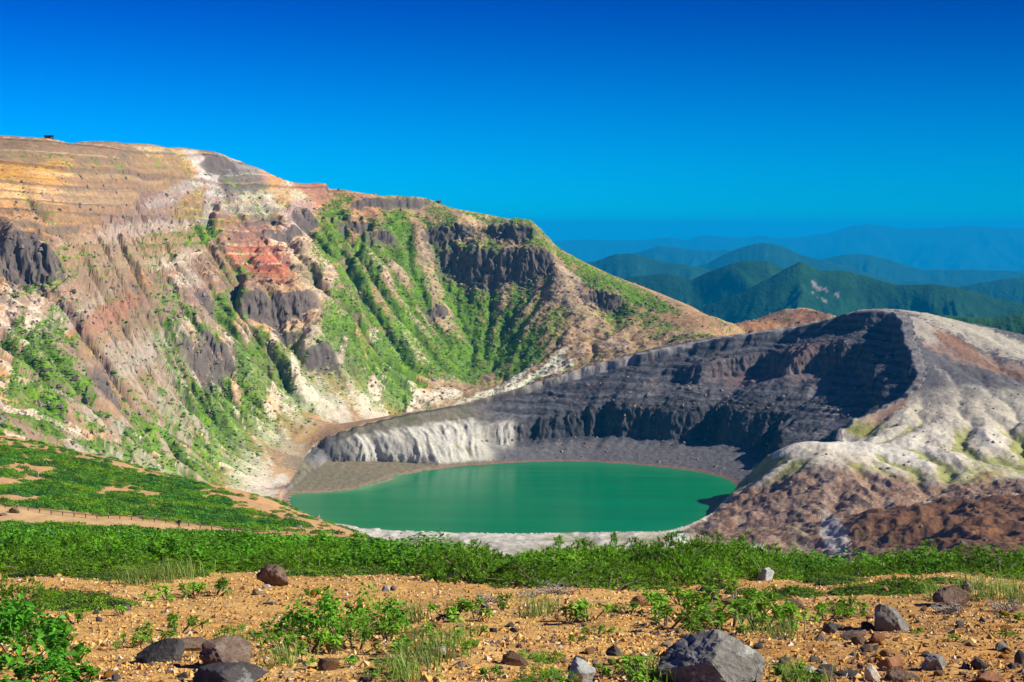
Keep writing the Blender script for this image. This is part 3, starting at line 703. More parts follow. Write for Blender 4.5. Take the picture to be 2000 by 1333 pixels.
# bedding tints
bd = mm['bed']; bz = mm['wm'] * (1 - mm['wgt2']) * sstep(120, 165, mz)
mixc(bz * sstep(0.35, 0.6, noise(bd / 3.1, 0 * bd, 330)), (0.58, 0.45, 0.30), .75); mixc(bz * sstep(0.3, 0.55, -noise(bd / 3.1, 0 * bd + 5.5, 331)), cv * .42, .75); mixc(bz * sstep(0.3, 0.5, noise(bd / 1.7 + n_a, 0 * bd + 9.5, 332)), (0.42, 0.22, 0.12), .5)
mixc(sstep(0.25, 0.75, n_b + 0.6 * n_c) * mm['wm'], cv * 0.55, 0.7)
mixc(sstep(0.25, 0.8, -n_b + 0.6 * n_c) * mm['wm'], np.minimum(cv * 1.4, 0.7), 0.7)
lowm = mm['low'] * (~mm['inside'])
a1_ = np.arctan2(mx - F1[0], my - F1[1]); r1_ = np.hypot(mx - F1[0], my - F1[1])
st_ = noise(a1_ * 15 + 1.2 * noise(mx / 60, my / 60, 341), r1_ / 130, 340) + 0.5 * noise(a1_ * 38 + 1.0 * noise(mx / 30, my / 30, 343), r1_ / 70, 342) + 0.25 * n_c
mixc(lowm * sstep(0.22, 0.42, st_), (0.60, 0.54, 0.44), .85)
mixc(lowm * sstep(0.30, 0.5, noise(a1_ * 11 + 7, r1_ / 150, 344) + .4 * n_c), (0.50, 0.31, 0.16), .75)
mixc(lowm * sstep(1.0, 3.5, mm['ero'] + 1.0 * n_c) * sstep(-.25, .2, n_a + .3 * n_b), (0.56, 0.49, 0.38), .5)
mixc(lowm * sstep(0.62, 0.80, mm['sm'] + 0.12 * n_c) * sstep(.15, .45, -n_a + .3 * n_b), (0.47, 0.29, 0.14), .7)
# the layered orange scarp under the summit plateau
sc_ = sstep(0, 4, mm['sde'] + 3 * n_b) * sstep(100, 75, mm['sde'] + 14 * n_b) * (mm['sde'] < 150) * mm['wm'] * sstep(-300, -345, mx) * sstep(178, 196, mz + 6 * n_b)
bb = mm['bed'] * 1.0
mixc(sc_, (0.43, 0.26, 0.12), .7)
mixc(sc_ * sstep(0.12, 0.3, noise(bb / 4.2, mx / 260, 350) + .12 * n_c), (0.56, 0.39, 0.23), .7)
mixc(sc_ * sstep(0.15, 0.3, -noise(bb / 3.3 + 4, mx / 260, 351) + .12 * n_c), (0.16, 0.115, 0.085), .85)
mixc(sc_ * sstep(0.3, 0.5, noise(bb / 1.9, mx / 200, 352) + .1 * n_d), (0.30, 0.15, 0.07), .7)
# loose lava blocks on the rough slopes
mixc(sstep(0.15, 0.5, n_d + 0.5 * n_c) * sstep(0.35, 0.75, mm['kn']) * mm['wm'], (0.12, 0.10, 0.095), 0.7)
# lava bands
mixc(sstep(0.15, 0.6, mm['rock']) * sstep(0.95, 1.5, slope + 0.5 * n_c + 0.25 * n_d), LAVA, 0.93)
mixc(mm['rock'] * sstep(0.0, 0.5, n_c - 0.3 * n_d), (0.15, 0.13, 0.115), 0.45)
mixc(sstep(1.25, 1.9, slope + 0.4 * n_c) * mm['wm'], (0.12, 0.10, 0.09), 0.6)

lum = (cv @ np.array([.3, .59, .11]))[:, None]; ksat = 1 + 0.28 * mm['wm'][:, None]; cv[:] = np.clip((lum + (cv - lum) * ksat) * (1 + 0.16 * mm['wm'][:, None]), 0.01, .8)
# ---- plants on the mountain
veg = np.zeros(len(mx))
VT = [(640,470,30,60,-30,1.0),(690,560,34,110,-28,1.0),(770,680,34,80,-35,1.0),(860,705,90,26,12,1.0),(900,600,130,110,0,.75),(960,700,90,36,0,.95),(1010,712,60,14,-5,1.0),(1000,640,90,50,0,.7),
 (800,520,90,80,0,.55),(1100,620,60,60,20,.5),(1200,640,110,30,28,.6),(1300,650,110,20,25,.6),(1220,560,110,16,25,.85),(1130,520,80,16,36,.8),(960,425,120,12,17,1.0),(1020,455,70,14,28,.95),(850,398,70,5,12,.95),(760,385,60,3,10,.7),
 (60,310,90,12,-2,.6),(90,300,60,10,0,.5),(130,500,30,9,20,.7),(150,520,26,14,30,.9),(160,600,20,50,-15,.7),(225,525,20,30,-20,.9),(300,480,20,26,-20,.9),(325,490,16,20,-30,.9),(400,460,14,20,-30,.8),(300,620,50,20,20,.6),
 (110,660,70,10,50,.9),(190,660,110,14,48,1.0),(60,700,90,13,40,1.0),(30,650,40,10,40,.9),(240,730,120,12,42,.9),(330,780,90,12,32,1.0),(300,730,60,8,38,.9),(120,740,110,16,35,.95),(200,790,160,20,25,.95),(260,830,140,18,20,.95),(330,800,90,16,25,.9),(100,830,130,10,22,.7),
 (430,770,40,40,10,.95),(400,790,30,40,0,.95),(470,760,60,24,20,.85),(560,760,60,14,20,.6),(500,790,40,16,20,.6),(700,740,70,14,20,.7),(620,760,40,14,10,.7),(760,760,60,12,16,.7),(420,640,20,30,-20,.4),(290,640,14,30,20,.8),(450,860,70,16,20,.7),(380,860,90,12,14,.8),(400,915,90,18,14,.85),(300,875,90,8,14,.7),(560,540,40,6,20,.4),
 (440,600,26,20,-20,.6),(490,605,20,8,0,.6),(580,580,30,6,0,.5),(1080,560,40,30,0,.35),(610,930,90,16,5,.5),(700,905,30,10,0,.3),(480,955,60,14,15,.6),(480,590,40,10,0,.5),(240,655,40,14,30,.5),(640,690,70,30,20,.35),(340,610,60,16,15,.45),(520,835,90,22,15,.9),(440,865,110,24,14,.9),(575,815,60,14,15,.7),(500,900,80,16,10,.8),(660,765,90,12,14,.8),(560,780,70,16,20,.8),(350,905,110,16,14,.9),(230,850,150,16,18,.9)]
for (a, b, rx, ry, ro, st) in VT: veg = np.maximum(veg, patch(a, b, rx * 1.1, ry * 1.15, ro, .45) * st)
gcut = np.clip(-mm['ero'] / 9.0, -.55, .6)
vegm = 0.72 * veg * (1 - 0.16 * mm['wgt2']) + 0.10 * mm['wm'] * sstep(240, 150, mz) + 0.45 * gcut + mm['low'] * (0.58 + 0.22 * sstep(1150, 1230, my) + 0.12 * sstep(0.62, 0.42, mm['sm']) - 0.85 * sstep(0.12, 0.36, st_) - 0.35 * sstep(.3, .5, noise(a1_ * 11 + 7, r1_ / 150, 344)))
vn = 0.45 * n_b + 0.75 * n_c + 0.65 * n_d
vmask = sstep(0.34, 0.50, vegm + 0.62 * vn) * mm['wm'] * (1 - 0.85 * mm['rock'])
vmask *= sstep(3.2, 2.0, slope)
gcol = np.array(G1)[None] * np.ones((len(mx), 1))
gk = sstep(-0.1, 0.5, n_b - 0.4 * n_c)[:, None]; gcol = gcol * (1 - gk) + np.array(G2) * gk
gk = sstep(0.0, 0.4, -n_c + 0.4 * n_d + 0.5 * n_a)[:, None]; gcol = gcol * (1 - gk) + np.array(G3) * gk
outm = (~mm['inside']) & (mm['fl'] < 0.5)
kmask = (vmask * outm)[:, None] * 0.92
cv[:] = cv * (1 - kmask) + gcol * kmask
m_veg = vmask * outm

# ---- crater flank (right)
flk = np.maximum(sstep(0.3, 0.7, mm['fl']) * (~mm['inside']), 0)
fc = np.empty_like(cv); fc[:] = (0.105, 0.10, 0.105)               # dark cinder
def mixf(mask, c, a=1.0):
    k_ = (np.clip(mask, 0, 1) * a)[:, None]; fc[:] = fc * (1 - k_) + np.array(c) * k_
mixf(sstep(76, 56, mz + 8 * n_a + 5 * n_b), (0.50, 0.45, 0.34), .95)
mixf(patch(1880,690,120,26,16,.45), (0.30,0.20,0.145), .75); mixf(patch(1850,660,60,16,14,.5), (0.22,0.12,0.075), .9); mixf(patch(1930,715,80,8,22,.5), (0.22,0.12,0.08), .85)
mixf(patch(1860,630,190,20,10,.4), (0.40,0.36,0.28), .9); mixf(patch(1960,670,110,9,16,.5), (0.44,0.40,0.32), .7); mixf(patch(1800,640,30,26,20,.4), (0.36,0.33,0.27), .8)
mixf(patch(1730,805,90,12,-22,.4), (0.27,0.155,0.10), .85); mixf(patch(1680,828,40,8,-18,.4), (0.50,0.38,0.24), .8); mixf(patch(1950,780,90,10,24,.7), (0.34,0.32,0.27), .5); mixf(patch(1960,830,70,9,28,.7), (0.38,0.35,0.28), .5)
mixf(sstep(0.15, 0.55, n_b + .3 * n_d) * sstep(70, 60, mz), (0.36, 0.32, 0.235), .5)
mixf(sstep(0.4, 2.0, mm['erf'] + .5 * n_c) * mm['lo'], (0.68, 0.63, 0.52), .8)
mixf(sstep(45, 8, mm['sr']) * sstep(52, 40, mz) * (my < 1235), (0.58, 0.54, 0.45), .85)
mixf(patch(1720,875,120,22,4,.35), (0.58,0.55,0.48), .7)
mixf(patch(1760,960,50,10,0,.35), (0.46,0.33,0.16), .8); mixf(patch(1640,955,26,9,0,.35), (0.48,0.38,0.22), .7); mixf(patch(1850,968,150,6,-8,.25), (0.46,0.27,0.11), .95)
fg = (0.18 + sstep(-0.1, -1.2, mm['erf'])) * mm['lo']
fg = fg + patch(1900,935,160,30,-14,.7) * .45 + patch(1700,920,60,16,20,.7) * .35
fgm = sstep(0.45, 0.75, fg + 0.45 * n_c + 0.25 * n_d)
mixf(fgm, (0.24, 0.26, 0.05), .8)
mixf(sstep(0.50, 0.62, n_c + 0.5 * n_d) * sstep(70, 40, mz) * .8, (0.07, 0.14, 0.02), .85)
# brown faces
bw = mm['brown'] * sstep(-2, 8, mm['sr'])
pth = sstep(6, 2.5, np.abs(my - (1004 - 0.05 * (mx - 225)) + 2 * n_b)) * sstep(212, 235, mx)
bcol = np.empty_like(cv); bcol[:] = (0.23, 0.135, 0.085)
def mixb(mask, c, a=1.0):
    k_ = (np.clip(mask, 0, 1) * a)[:, None]; bcol[:] = bcol * (1 - k_) + np.array(c) * k_
mixb(sstep(-0.1, 0.45, n_b), (0.30, 0.225, 0.17), .8); mixb(sstep(0.1, 0.5, -n_b + .4 * n_c), (0.12, 0.085, 0.07), .8)
mixb(sstep(0.15, 0.5, n_d + .4 * n_c), (0.36, 0.29, 0.23), .6)
nearb = sstep(1001, 994, my + 4 * n_b) * sstep(180, 215, mx + 6 * n_b)
mixb(nearb, (0.155, 0.075, 0.038), .9); mixb(nearb * sstep(0.05, 0.4, n_b + .3 * n_c), (0.095, 0.055, 0.035), .7); mixb(nearb * sstep(0.1, 0.4, -n_b + .4 * n_c), (0.24, 0.115, 0.05), .7)
mixb(patch(1630,1050,20,60,35,.4), (0.42,0.40,0.37), .85); mixb(patch(1560,1040,14,60,38,.4), (0.30,0.25,0.15), .6); mixb(patch(1690,985,36,7,20,.4), (0.06,0.05,0.045), .9); mixb(patch(1480,1075,14,10,0,.3), (0.6,0.57,0.5), .9)
mixb(patch(1560,960,110,40,-20,.4), (0.22,0.15,0.12), .5)
mixb(sstep(0.5, 0.62, n_c + .4 * n_a), (0.06, 0.12, 0.02), .8)
k_ = bw[:, None]; fc[:] = fc * (1 - k_) + bcol * k_
k_ = (pth * 0.9)[:, None]; fc[:] = fc * (1 - k_) + np.array((0.50, 0.44, 0.35)) * k_
flk = np.maximum(flk, bw)
k_ = flk[:, None]; cv[:] = cv * (1 - k_) + fc * k_
# pale near bank of the lake
mixc(mm['nb'], (0.42, 0.39, 0.32)); mixc(mm['nb'] * sstep(0.1, 0.5, n_c + n_d * .6), (0.20, 0.21, 0.12), .7); mixc(mm['nb'] * sstep(0.55, 0.75, ridged(mx / 30, my / 70, 92, 2)), (0.58, 0.55, 0.49), .6)
mixc(mm['nb'] * sstep(0.5, 0.35, ridged(mx / 30, my / 70, 92, 2)), (0.17, 0.21, 0.06), .6)
mixc(mm['nb'] * sstep(45, 10, mm['sr']) * sstep(-.3, .2, n_c), (0.60, 0.575, 0.51), .75)
mixc(patch(1325,1048,26,16,-30,.3), (0.66, 0.65, 0.60), .9)
# ---- inside the crater
ins = mm['inside'].astype(float); t_, ph, lay = mm['t'], mm['phi'], mm['lay']
ic = np.empty_like(cv); ic[:] = (0.070, 0.071, 0.082)
def mixi(mask, c, a=1.0):
    k_ = (np.clip(mask, 0, 1) * a)[:, None]; ic[:] = ic * (1 - k_) + np.array(c) * k_
rgt, lft = sstep(22, 36, ph), sstep(-2, -17, ph + 5 * n_b + 3 * n_c)
mixi(sstep(0.35, 0.25, t_) * (1 - lft), (0.128, 0.122, 0.128), .9)                                  # scree
up_ = sstep(0.33, 0.42, t_) * (1 - lft)
mixi(up_ * sstep(0.0, 0.7, lay), (0.112, 0.114, 0.124), .8); mixi(up_ * sstep(-0.1, -0.8, lay), (0.036, 0.037, 0.045), .8)
mixi(np.exp(-((t_ - .41) / .05) ** 2) * (1 - lft), (0.045, 0.043, 0.047), .8)
mixi(up_ * sstep(0.05, 0.5, n_b + .3 * n_a) * sstep(0.5, 0.65, t_), (0.115, 0.078, 0.074), .4)
mixi(np.exp(-((t_ - .62) / .07) ** 2) * rgt * sstep(-.2, .3, n_b), (0.20, 0.185, 0.185), .7)
mixi(np.exp(-((t_ - .70) / .08) ** 2) * np.exp(-((ph - 47) / 9) ** 2), (0.20, 0.12, 0.11), .8)
mixi(sstep(0.945, 0.965, t_) * sstep(-8, 10, ph), (0.30, 0.28, 0.255), .85)
mixi(sstep(0.93, 0.955, t_) * sstep(0.985, 0.965, t_) * sstep(12, -2, ph), (0.05, 0.04, 0.035), .8)
mixi(sstep(0.55, 0.7, n_c + .6 * n_d) * (1 - lft), (0.26, 0.17, 0.10), .7)
mixi(lft, (0.20, 0.175, 0.13), .95); mixi(lft * sstep(-.1, .35, n_b + .5 * n_c), (0.085, 0.12, 0.035), .6)
s__ = mm['s']
wt = lft * sstep(0.0, 0.03, s__) * sstep(0.70, 0.56, s__ + 0.16 * n_b + 0.06 * n_c)
mixi(wt, (0.56, 0.54, 0.46), .92); mixi(wt * sstep(0.1, 0.5, n_c - .3 * n_d), (0.36, 0.37, 0.34), .6); mixi(wt * sstep(0.2, 0.5, n_b), (0.52, 0.42, 0.24), .6)
mixi(np.exp(-((ph + 2.5) / 2.2) ** 2) * np.exp(-((t_ - .42) / .13) ** 2), (0.56, 0.53, 0.46), .95)
mixi(sstep(-41, -45, ph) * sstep(0.0, 0.03, s__), (0.12, 0.12, 0.13), .85)
flat_ = lft * sstep(0.01, -0.001, s__ - 0.004) * sstep(-22, -28, ph)
mixi(flat_, (0.25, 0.20, 0.14), .95); mixi(flat_ * sstep(-.1, .3, n_c + n_d * .5), (0.12, 0.15, 0.055), .6)
mixi(sstep(0.90, 0.93, s__) * sstep(.985, .96, s__) * lft, (0.06, 0.048, 0.04), .8); mixi(sstep(0.965, 0.985, s__) * lft, (0.5, 0.44, 0.32), .8)
mixi(sstep(1.6, 0.5, mz) * sstep(-1, 0, mz) * sstep(9, 4, mm['sl'] + 2 * n_b), (0.24, 0.13, 0.095), .85)
mixi(sstep(14, 5, mm['sl']) * sstep(-20, -35, ph), (0.36, 0.24, 0.17), .7)
mixi(sstep(0.5, 0.62, n_c + .4 * n_b) * sstep(0.35, 0.1, t_) * sstep(30, 10, ph), (0.07, 0.13, 0.03), .6)
delt = sstep(-50, -58, ph) * sstep(1230, 1260, my)
mixi(delt, (0.22, 0.185, 0.13), .9); mixi(delt * sstep(-.1, .3, n_c + n_d * .5), (0.10, 0.13, 0.05), .5); mixi(delt * sstep(16, 6, mm['sl']), (0.36, 0.23, 0.165), .8)
nearin = sstep(1105, 1080, my); mixi(nearin, (0.56, 0.53, 0.46), .9)
k_ = ins[:, None]; cv[:] = cv * (1 - k_) + ic * k_
cv *= (1 + 0.16 * n_d + 0.16 * n_c)[:, None]
np.clip(cv, 0.012, 0.74, out=cv)

# ---- split into the pieces of the setting
mverts = np.stack([mx2_, my2, mz], -1)
mfaces = grid_faces(MC, MR)
VALLEY = np.array([P(*t)[:2] for t in [(596,889,1366),(560,940,1270),(540,965,1200),(520,985,1100)]])
poly = np.array([[-1200, 300], [-160, 300], [-160, 1090], [-176, 1110], [-178, 1165], [-172, 1205], [-173, 1250], [-172, 1310], [-172, 1368], [-160, 1384], [-110, 1460],
                 [0, 1560], [120, 1590], [215, 1655], [330, 1800], [420, 2300], [600, 2900], [-1200, 2900]])
fcx = mverts[mfaces].mean(1)
sdm = np.zeros(len(fcx), bool)
for i in range(len(poly)):
    a, b = poly[i], poly[(i + 1) % len(poly)]
    c_ = (a[1] > fcx[:, 1]) != (b[1] > fcx[:, 1])
    if abs(b[1] - a[1]) > 1e-9: sdm ^= c_ & (fcx[:, 0] < (b[0] - a[0]) * (fcx[:, 1] - a[1]) / (b[1] - a[1]) + a[0])
f_in = mm['inside'][mfaces].all(1)
reg = np.where(f_in, 0, np.where(sdm, 1, 2))
M_mid = mat_terrain('volcanic_slope', 0.55, 0.16, 0.5, 1.2, 0.28)
M_cr = mat_terrain('crater_rock', 0.6, 0.16, 0.5, 1.2, 0.22)
for r_, nm in ((0, 'crater_wall'), (1, 'mountain'), (2, 'crater_flank')):
    tag(link(nm, sub_mesh(nm, mverts, mfaces[reg == r_], cv, M_cr if r_ == 0 else M_mid)), kind='structure')

# ------------------------------------------------------------------ lake
lk = []
ctr = shore[:, :2].mean(0)
for p in shore: lk.append(((p[0] - ctr[0]) * 1.06 + ctr[0], (p[1] - ctr[1]) * 1.06 + ctr[1], 0.0))
lkv = np.array([(ctr[0], ctr[1], 0.0)] + lk); nL = len(lk)
M_lake, nt, b = new_mat('turbid_green_water')
ge = N(nt, 'ShaderNodeNewGeometry')
mp_ = N(nt, 'ShaderNodeMapping'); mp_.inputs['Scale'].default_value = (0.006, 0.045, 1); nt.links.new(ge.outputs['Position'], mp_.inputs[0])
nz = N(nt, 'ShaderNodeTexNoise'); nz.inputs['Scale'].default_value = 1; nz.inputs['Detail'].default_value = 3; nt.links.new(mp_.outputs[0], nz.inputs['Vector'])
at = N(nt, 'ShaderNodeAttribute', attribute_name='cover')
rp = N(nt, 'ShaderNodeMixRGB'); rp.inputs[1].default_value = (0.0, 0.135, 0.050, 1); rp.inputs[2].default_value = (0.0, 0.215, 0.082, 1)
nt.links.new(nz.outputs[0], rp.inputs[0])
mx2 = N(nt, 'ShaderNodeMixRGB'); mx2.inputs[2].default_value = (0.10, 0.30, 0.12, 1)
nt.links.new(rp.outputs[0], mx2.inputs[1]); nt.links.new(at.outputs['Fac'], mx2.inputs[0])
nt.links.new(mx2.outputs[0], b.inputs['Base Color'])
b.inputs['Roughness'].default_value = 0.22; b.inputs['IOR'].default_value = 1.33; b.inputs['Specular IOR Level'].default_value = 0.05
wv = N(nt, 'ShaderNodeTexNoise'); wv.inputs['Scale'].default_value = 0.35; wv.inputs['Detail'].default_value = 3; nt.links.new(ge.outputs['Position'], wv.inputs['Vector'])
bp = N(nt, 'ShaderNodeBump'); bp.inputs['Strength'].default_value = 0.25; bp.inputs['Distance'].default_value = 0.3
nt.links.new(wv.outputs[0], bp.inputs['Height']); nt.links.new(bp.outputs[0], b.inputs['Normal'])
# rings, so that the shallow margin can be paler
rings = [0, .5, .8, .9, .93, .955, .98, 1.0]
lv, lc = [lkv[0]], [0.0]
for rr_ in rings[1:]:
    for p in lkv[1:]:
        q = lkv[0] + (p - lkv[0]) * rr_; lv.append(q)
lv = np.array(lv)
sdl = seg_dist(lv[:, 0], lv[:, 1], shore_w)
lft_ = sstep(-40, -120, lv[:, 0]) * sstep(1180, 1240, lv[:, 1])
shal = sstep(-14, 0, sdl) * (0.12 + 0.75 * lft_)
lf = []
for r_ in range(len(rings) - 2):
    for i in range(nL):
        j = (i + 1) % nL; o_ = 1 + r_ * nL
        lf.append((o_ + i, o_ + j, o_ + nL + j, o_ + nL + i))
me = bpy.data.meshes.new('lake')
me.from_pydata([tuple(v) for v in lv], [], [(0, 1 + (i + 1) % nL, 1 + i)[::-1] for i in range(nL)] + [f[::-1] for f in lf]); me.update()
a = me.attributes.new('cover', 'FLOAT_COLOR', 'POINT'); c4 = np.ones((len(lv), 4), np.float32); c4[:, :3] = shal[:, None]; a.data.foreach_set('color', c4.ravel())
# normals up
bm = bmesh.new(); bm.from_mesh(me); bmesh.ops.recalc_face_normals(bm, faces=bm.faces)
if sum(f.normal.z for f in bm.faces) < 0: bmesh.ops.reverse_faces(bm, faces=bm.faces)
bm.to_mesh(me); bm.free()
tag(link('lake', me, M_lake), kind='structure')

# ------------------------------------------------------------------ far ranges
M_forest = mat_terrain('forest_slope', 0.035, 0.008, 0.8, 14.0, 0.45)
def hills(name, crest, D, seed, front=1500, back=900, relief=90, c0=(0.010, 0.048, 0.016), nU=320, nV=64, curve=0, scar=None, ero_r=0):
    px = np.array([c_[0] for c_ in crest], float); py = np.array([c_[1] for c_ in crest], float)
    u = np.linspace(px[0] - 150, px[-1] + 150, nU)
    cy = np.interp(u, px, py)
    kk_ = np.array([1, 2, 3, 2, 1.]) / 9
    cy = np.convolve(np.pad(cy, 2, 'edge'), kk_, 'valid') + 2.0 * fbm(u / 24, u * 0, seed, 5, .6)
    Dl = D + curve * noise(u / 260, u * 0 + 3, seed + 5)
    xs = (u - 1000) / F * Dl
    zs = zpy(cy, Dl)
    v = np.concatenate([-(np.linspace(1, 0, int(nV * .72)) ** 1.35) * front, np.linspace(0, 1, nV - int(nV * .72) + 1)[1:] * back])
    X = np.repeat(xs[:, None], len(v), 1) * (1 + v[None] / Dl[:, None]); Y = Dl[:, None] + v[None]
    d = np.abs(v)[None]
    L = relief * 5.5
    sp = ridged(X / L + 0.5 * noise(X / L, Y / L, seed + 8), Y / (L * 1.6) + 0.4 * noise(X / L, Y / L, seed + 18), seed + 1, 5, .55)
    nn = fbm(X / (L * .35), Y / (L * .35), seed + 2, 4) + 1.2 * (ridged(X / (L * .3), Y / (L * .4), seed + 22, 3) - .6)
    Z = zs[:, None] - d * 0.34 - sstep(0, relief * 2.6, d) * relief * (1 - sp) * 2.1 + sstep(0, relief * 2, d) * nn * relief * 0.22
    Z = np.minimum(Z, zs[:, None] - d * 0.05)
    if ero_r:
        class _G: st = front / nV * 1.3
        Zo = Z.copy(); Ze = erode(_G, Z + 0.04 * relief * noise(X / 60, Y / 60, seed + 12), ero_r, .05)
        Z = Zo + (Ze - Zo) * sstep(0, relief * 0.8, d)
    cvh = np.array(c0)[None] * (1 + 0.35 * fbm(X / 160, Y / 160, seed + 3, 3).ravel()[:, None])
    if scar:
        rx_, ry_ = proj(X, Y, Z)
        for (sx, sy, ra, rb, cc_) in scar:
            i0 = np.argmin(np.where((v < 0)[None], np.hypot(rx_ - sx, ry_ - sy), 1e9)); cx_, cy_ = X.ravel()[i0], Y.ravel()[i0]
            w = np.hypot((X - cx_) / ra, (Y - cy_) / rb) + 1.3 * fbm(X / 40, Y / 60, seed + 7, 3)
            k__ = sstep(1.0, 0.8, w).ravel()[:, None]
            cvh = cvh * (1 - k__) + np.array(cc_) * k__
    vv = np.stack([X, Y, Z], -1).reshape(-1, 3)
    me = mesh_np(name, vv, grid_faces(nU, len(v)), True, np.clip(cvh, 0.004, 0.7), M_forest)
    return tag(link(name, me), kind='structure')
hills('forest_foothill', [(1480,640),(1600,622),(1700,613),(1800,612),(1870,618),(1940,622),(2000,612),(2100,600)], 3100, 401, 900, 500, 25, (0.022, 0.075, 0.014))
hills('hill_range', [(1300,625),(1400,590),(1450,570),(1500,545),(1530,527),(1565,510),(1600,529),(1650,529),(1710,545),(1750,557),(1825,556),(1900,567),(1950,585),(2000,592),(2150,600)], 6000, 411, 1900, 900, 95, curve=130, nU=460, nV=140,
      scar=[(1606,568,40,16,(0.22,0.19,0.17)),(1600,584,26,8,(0.22,0.19,0.17))])
hills('hill_range', [(1050,590),(1150,560),(1240,540),(1300,535),(1350,547),(1390,529),(1430,515),(1460,509),(1500,511),(1525,524),(1570,545),(1700,590)], 7200, 421, 2000, 1000, 105, curve=150, nU=400, nV=110)
hills('hill_range', [(1000,540),(1100,522),(1165,510),(1200,497),(1230,495),(1300,512),(1340,517),(1390,528),(1500,560)], 11500, 431, 3200, 1600, 150)
hills('hill_range', [(1800,575),(1850,565),(1900,556),(1960,545),(2000,543),(2150,530)], 10500, 441, 2800, 1600, 125)
hills('hill_range', [(1300,540),(1380,515),(1415,497),(1450,482),(1492,474),(1530,482),(1560,497),(1600,507),(1650,520),(1750,550)], 15500, 451, 4400, 2600, 190)
hills('hill_range', [(1480,540),(1560,515),(1620,503),(1650,497),(1700,498),(1750,512),(1800,527),(1900,527),(2000,530),(2150,528)], 19000, 461, 5000, 3000, 210)
hills('hill_range', [(1100,520),(1200,505),(1250,491),(1290,480),(1340,487),(1380,490),(1425,489),(1470,510),(1600,540)], 23000, 471, 6000, 3000, 240)
hills('mountain_range', [(1000,480),(1085,471),(1150,468),(1200,470),(1250,469),(1310,463),(1340,470),(1370,459),(1400,462),(1450,465),(1490,460),(1520,466),(1560,463),(1620,455),(1660,442),(1690,438),(1720,441),(1760,447),
      (1800,446),(1850,444),(1900,441),(1950,445),(2000,447),(2150,452)], 45000, 481, 9000, 4000, 420)
# the land sheet under them, to the horizon
me = bpy.data.meshes.new('ground')
me.from_pydata([(-55000, -2500, -1500), (55000, -2500, -1500), (55000, 55000, -1500), (-55000, 55000, -1500)], [], [(0, 1, 2, 3)])
M_land, nt, b = new_mat('distant_land'); b.inputs['Base Color'].default_value = (0.03, 0.07, 0.03, 1); b.inputs['Roughness'].default_value = 1
tag(link('ground', me, M_land), kind='structure')

# ------------------------------------------------------------------ the air
hb = bpy.data.meshes.new('haze')
hx, hy0, hy1, hz0, hz1 = 60000, -3000, 56000, -1501.0, 300.0
hb.from_pydata([(x, y, z) for z in (hz0, hz1) for y in (hy0, hy1) for x in (-hx, hx)], [], [(0, 2, 3, 1), (4, 5, 7, 6), (0, 1, 5, 4), (2, 6, 7, 3), (0, 4, 6, 2), (1, 3, 7, 5)])
M_haze = bpy.data.materials.new('clear_air'); M_haze.use_nodes = True
nt = M_haze.node_tree; nt.nodes.clear()
ho = N(nt, 'ShaderNodeOutputMaterial'); pv = N(nt, 'ShaderNodeVolumePrincipled')
pv.inputs['Color'].default_value = (0.004, 0.48, 1.0, 1); pv.inputs['Density'].default_value = 4.0e-5; pv.inputs['Anisotropy'].default_value = 0.0
nt.links.new(pv.outputs[0], ho.inputs['Volume'])
tag(link('haze', hb, M_haze), 'thin blue haze in the air before the far ranges', 'haze', kind='stuff')

# ------------------------------------------------------------------ near slope: from the viewpoint down past the path
NPX = np.array([-1400, -500, -200, 0, 200, 350, 500, 650, 760, 900, 1000, 1500, 2000, 3400.])
ND = np.array([0.4, 3, 6, 8, 10, 14, 18, 25, 40, 60, 100, 150, 190, 215, 240, 300, 350, 400, 430, 460, 520, 650, 800.])
HEAD = [198.45, 198.42, 198.30, 197.95, 197.55, 196.87, 196.13]      # heights up to 18 m ahead
TAB = {  # rows of the photograph where the ground lies, for 25 m .. 800 m
 -1400: [1100,1075,1060,1040,1020,1000,975,950,880,830,790,775,780,850,960,1060],
 -500: [1103,1080,1068,1052,1036,1018,1000,960,885,835,795,780,785,850,950,1050],
 -200: [1104,1083,1072,1058,1044,1030,1016,972,905,860,828,815,822,880,960,1060],
 0:    [1105,1085,1075,1062,1049,1037,1024,986,930,890,858,846,850,905,980,1080],
 200:  [1106,1087,1078,1065,1054,1046,1036,1013,962,928,901,894,900,950,1020,1110],
 350:  [1107,1089,1080,1067,1057,1050,1044,1028,985,957,937,932,940,985,1060,1140],
 500:  [1108,1091,1082,1070,1060,1056,1052,1046,1012,985,966,962,975,1020,1090,1170],
 650:  [1109,1094,1085,1074,1067,1063,1059,1054,1036,1021,1020,1028,1060,1110,1180,1260],
 760:  [1110,1098,1090,1082,1074,1068,1066,1063,1059,1060,1090,1110,1140,1180,1230,1290],
 900:  [1113,1108,1112,1125,1140,1150,1156,1162,1178,1190,1200,1210,1215,1230,1260,1300],
 1000: [1120,1140,1180,1245,1280,1295,1300,1300,1300,1300,1300,1300,1300,1300,1310,1330],
 1500: [1124,1155,1200,1260,1290,1300,1300,1300,1300,1300,1300,1300,1300,1300,1310,1330],
 2000: [1122,1150,1190,1250,1280,1300,1300,1300,1300,1300,1300,1300,1300,1300,1310,1330],
 3400: [1120,1140,1180,1240,1280,1300,1300,1300,1300,1300,1300,1300,1300,1300,1310,1330]}
TZ = np.array([HEAD + [float(zpy(py, d)) for py, d in zip(TAB[int(p)], ND[7:])] for p in NPX])
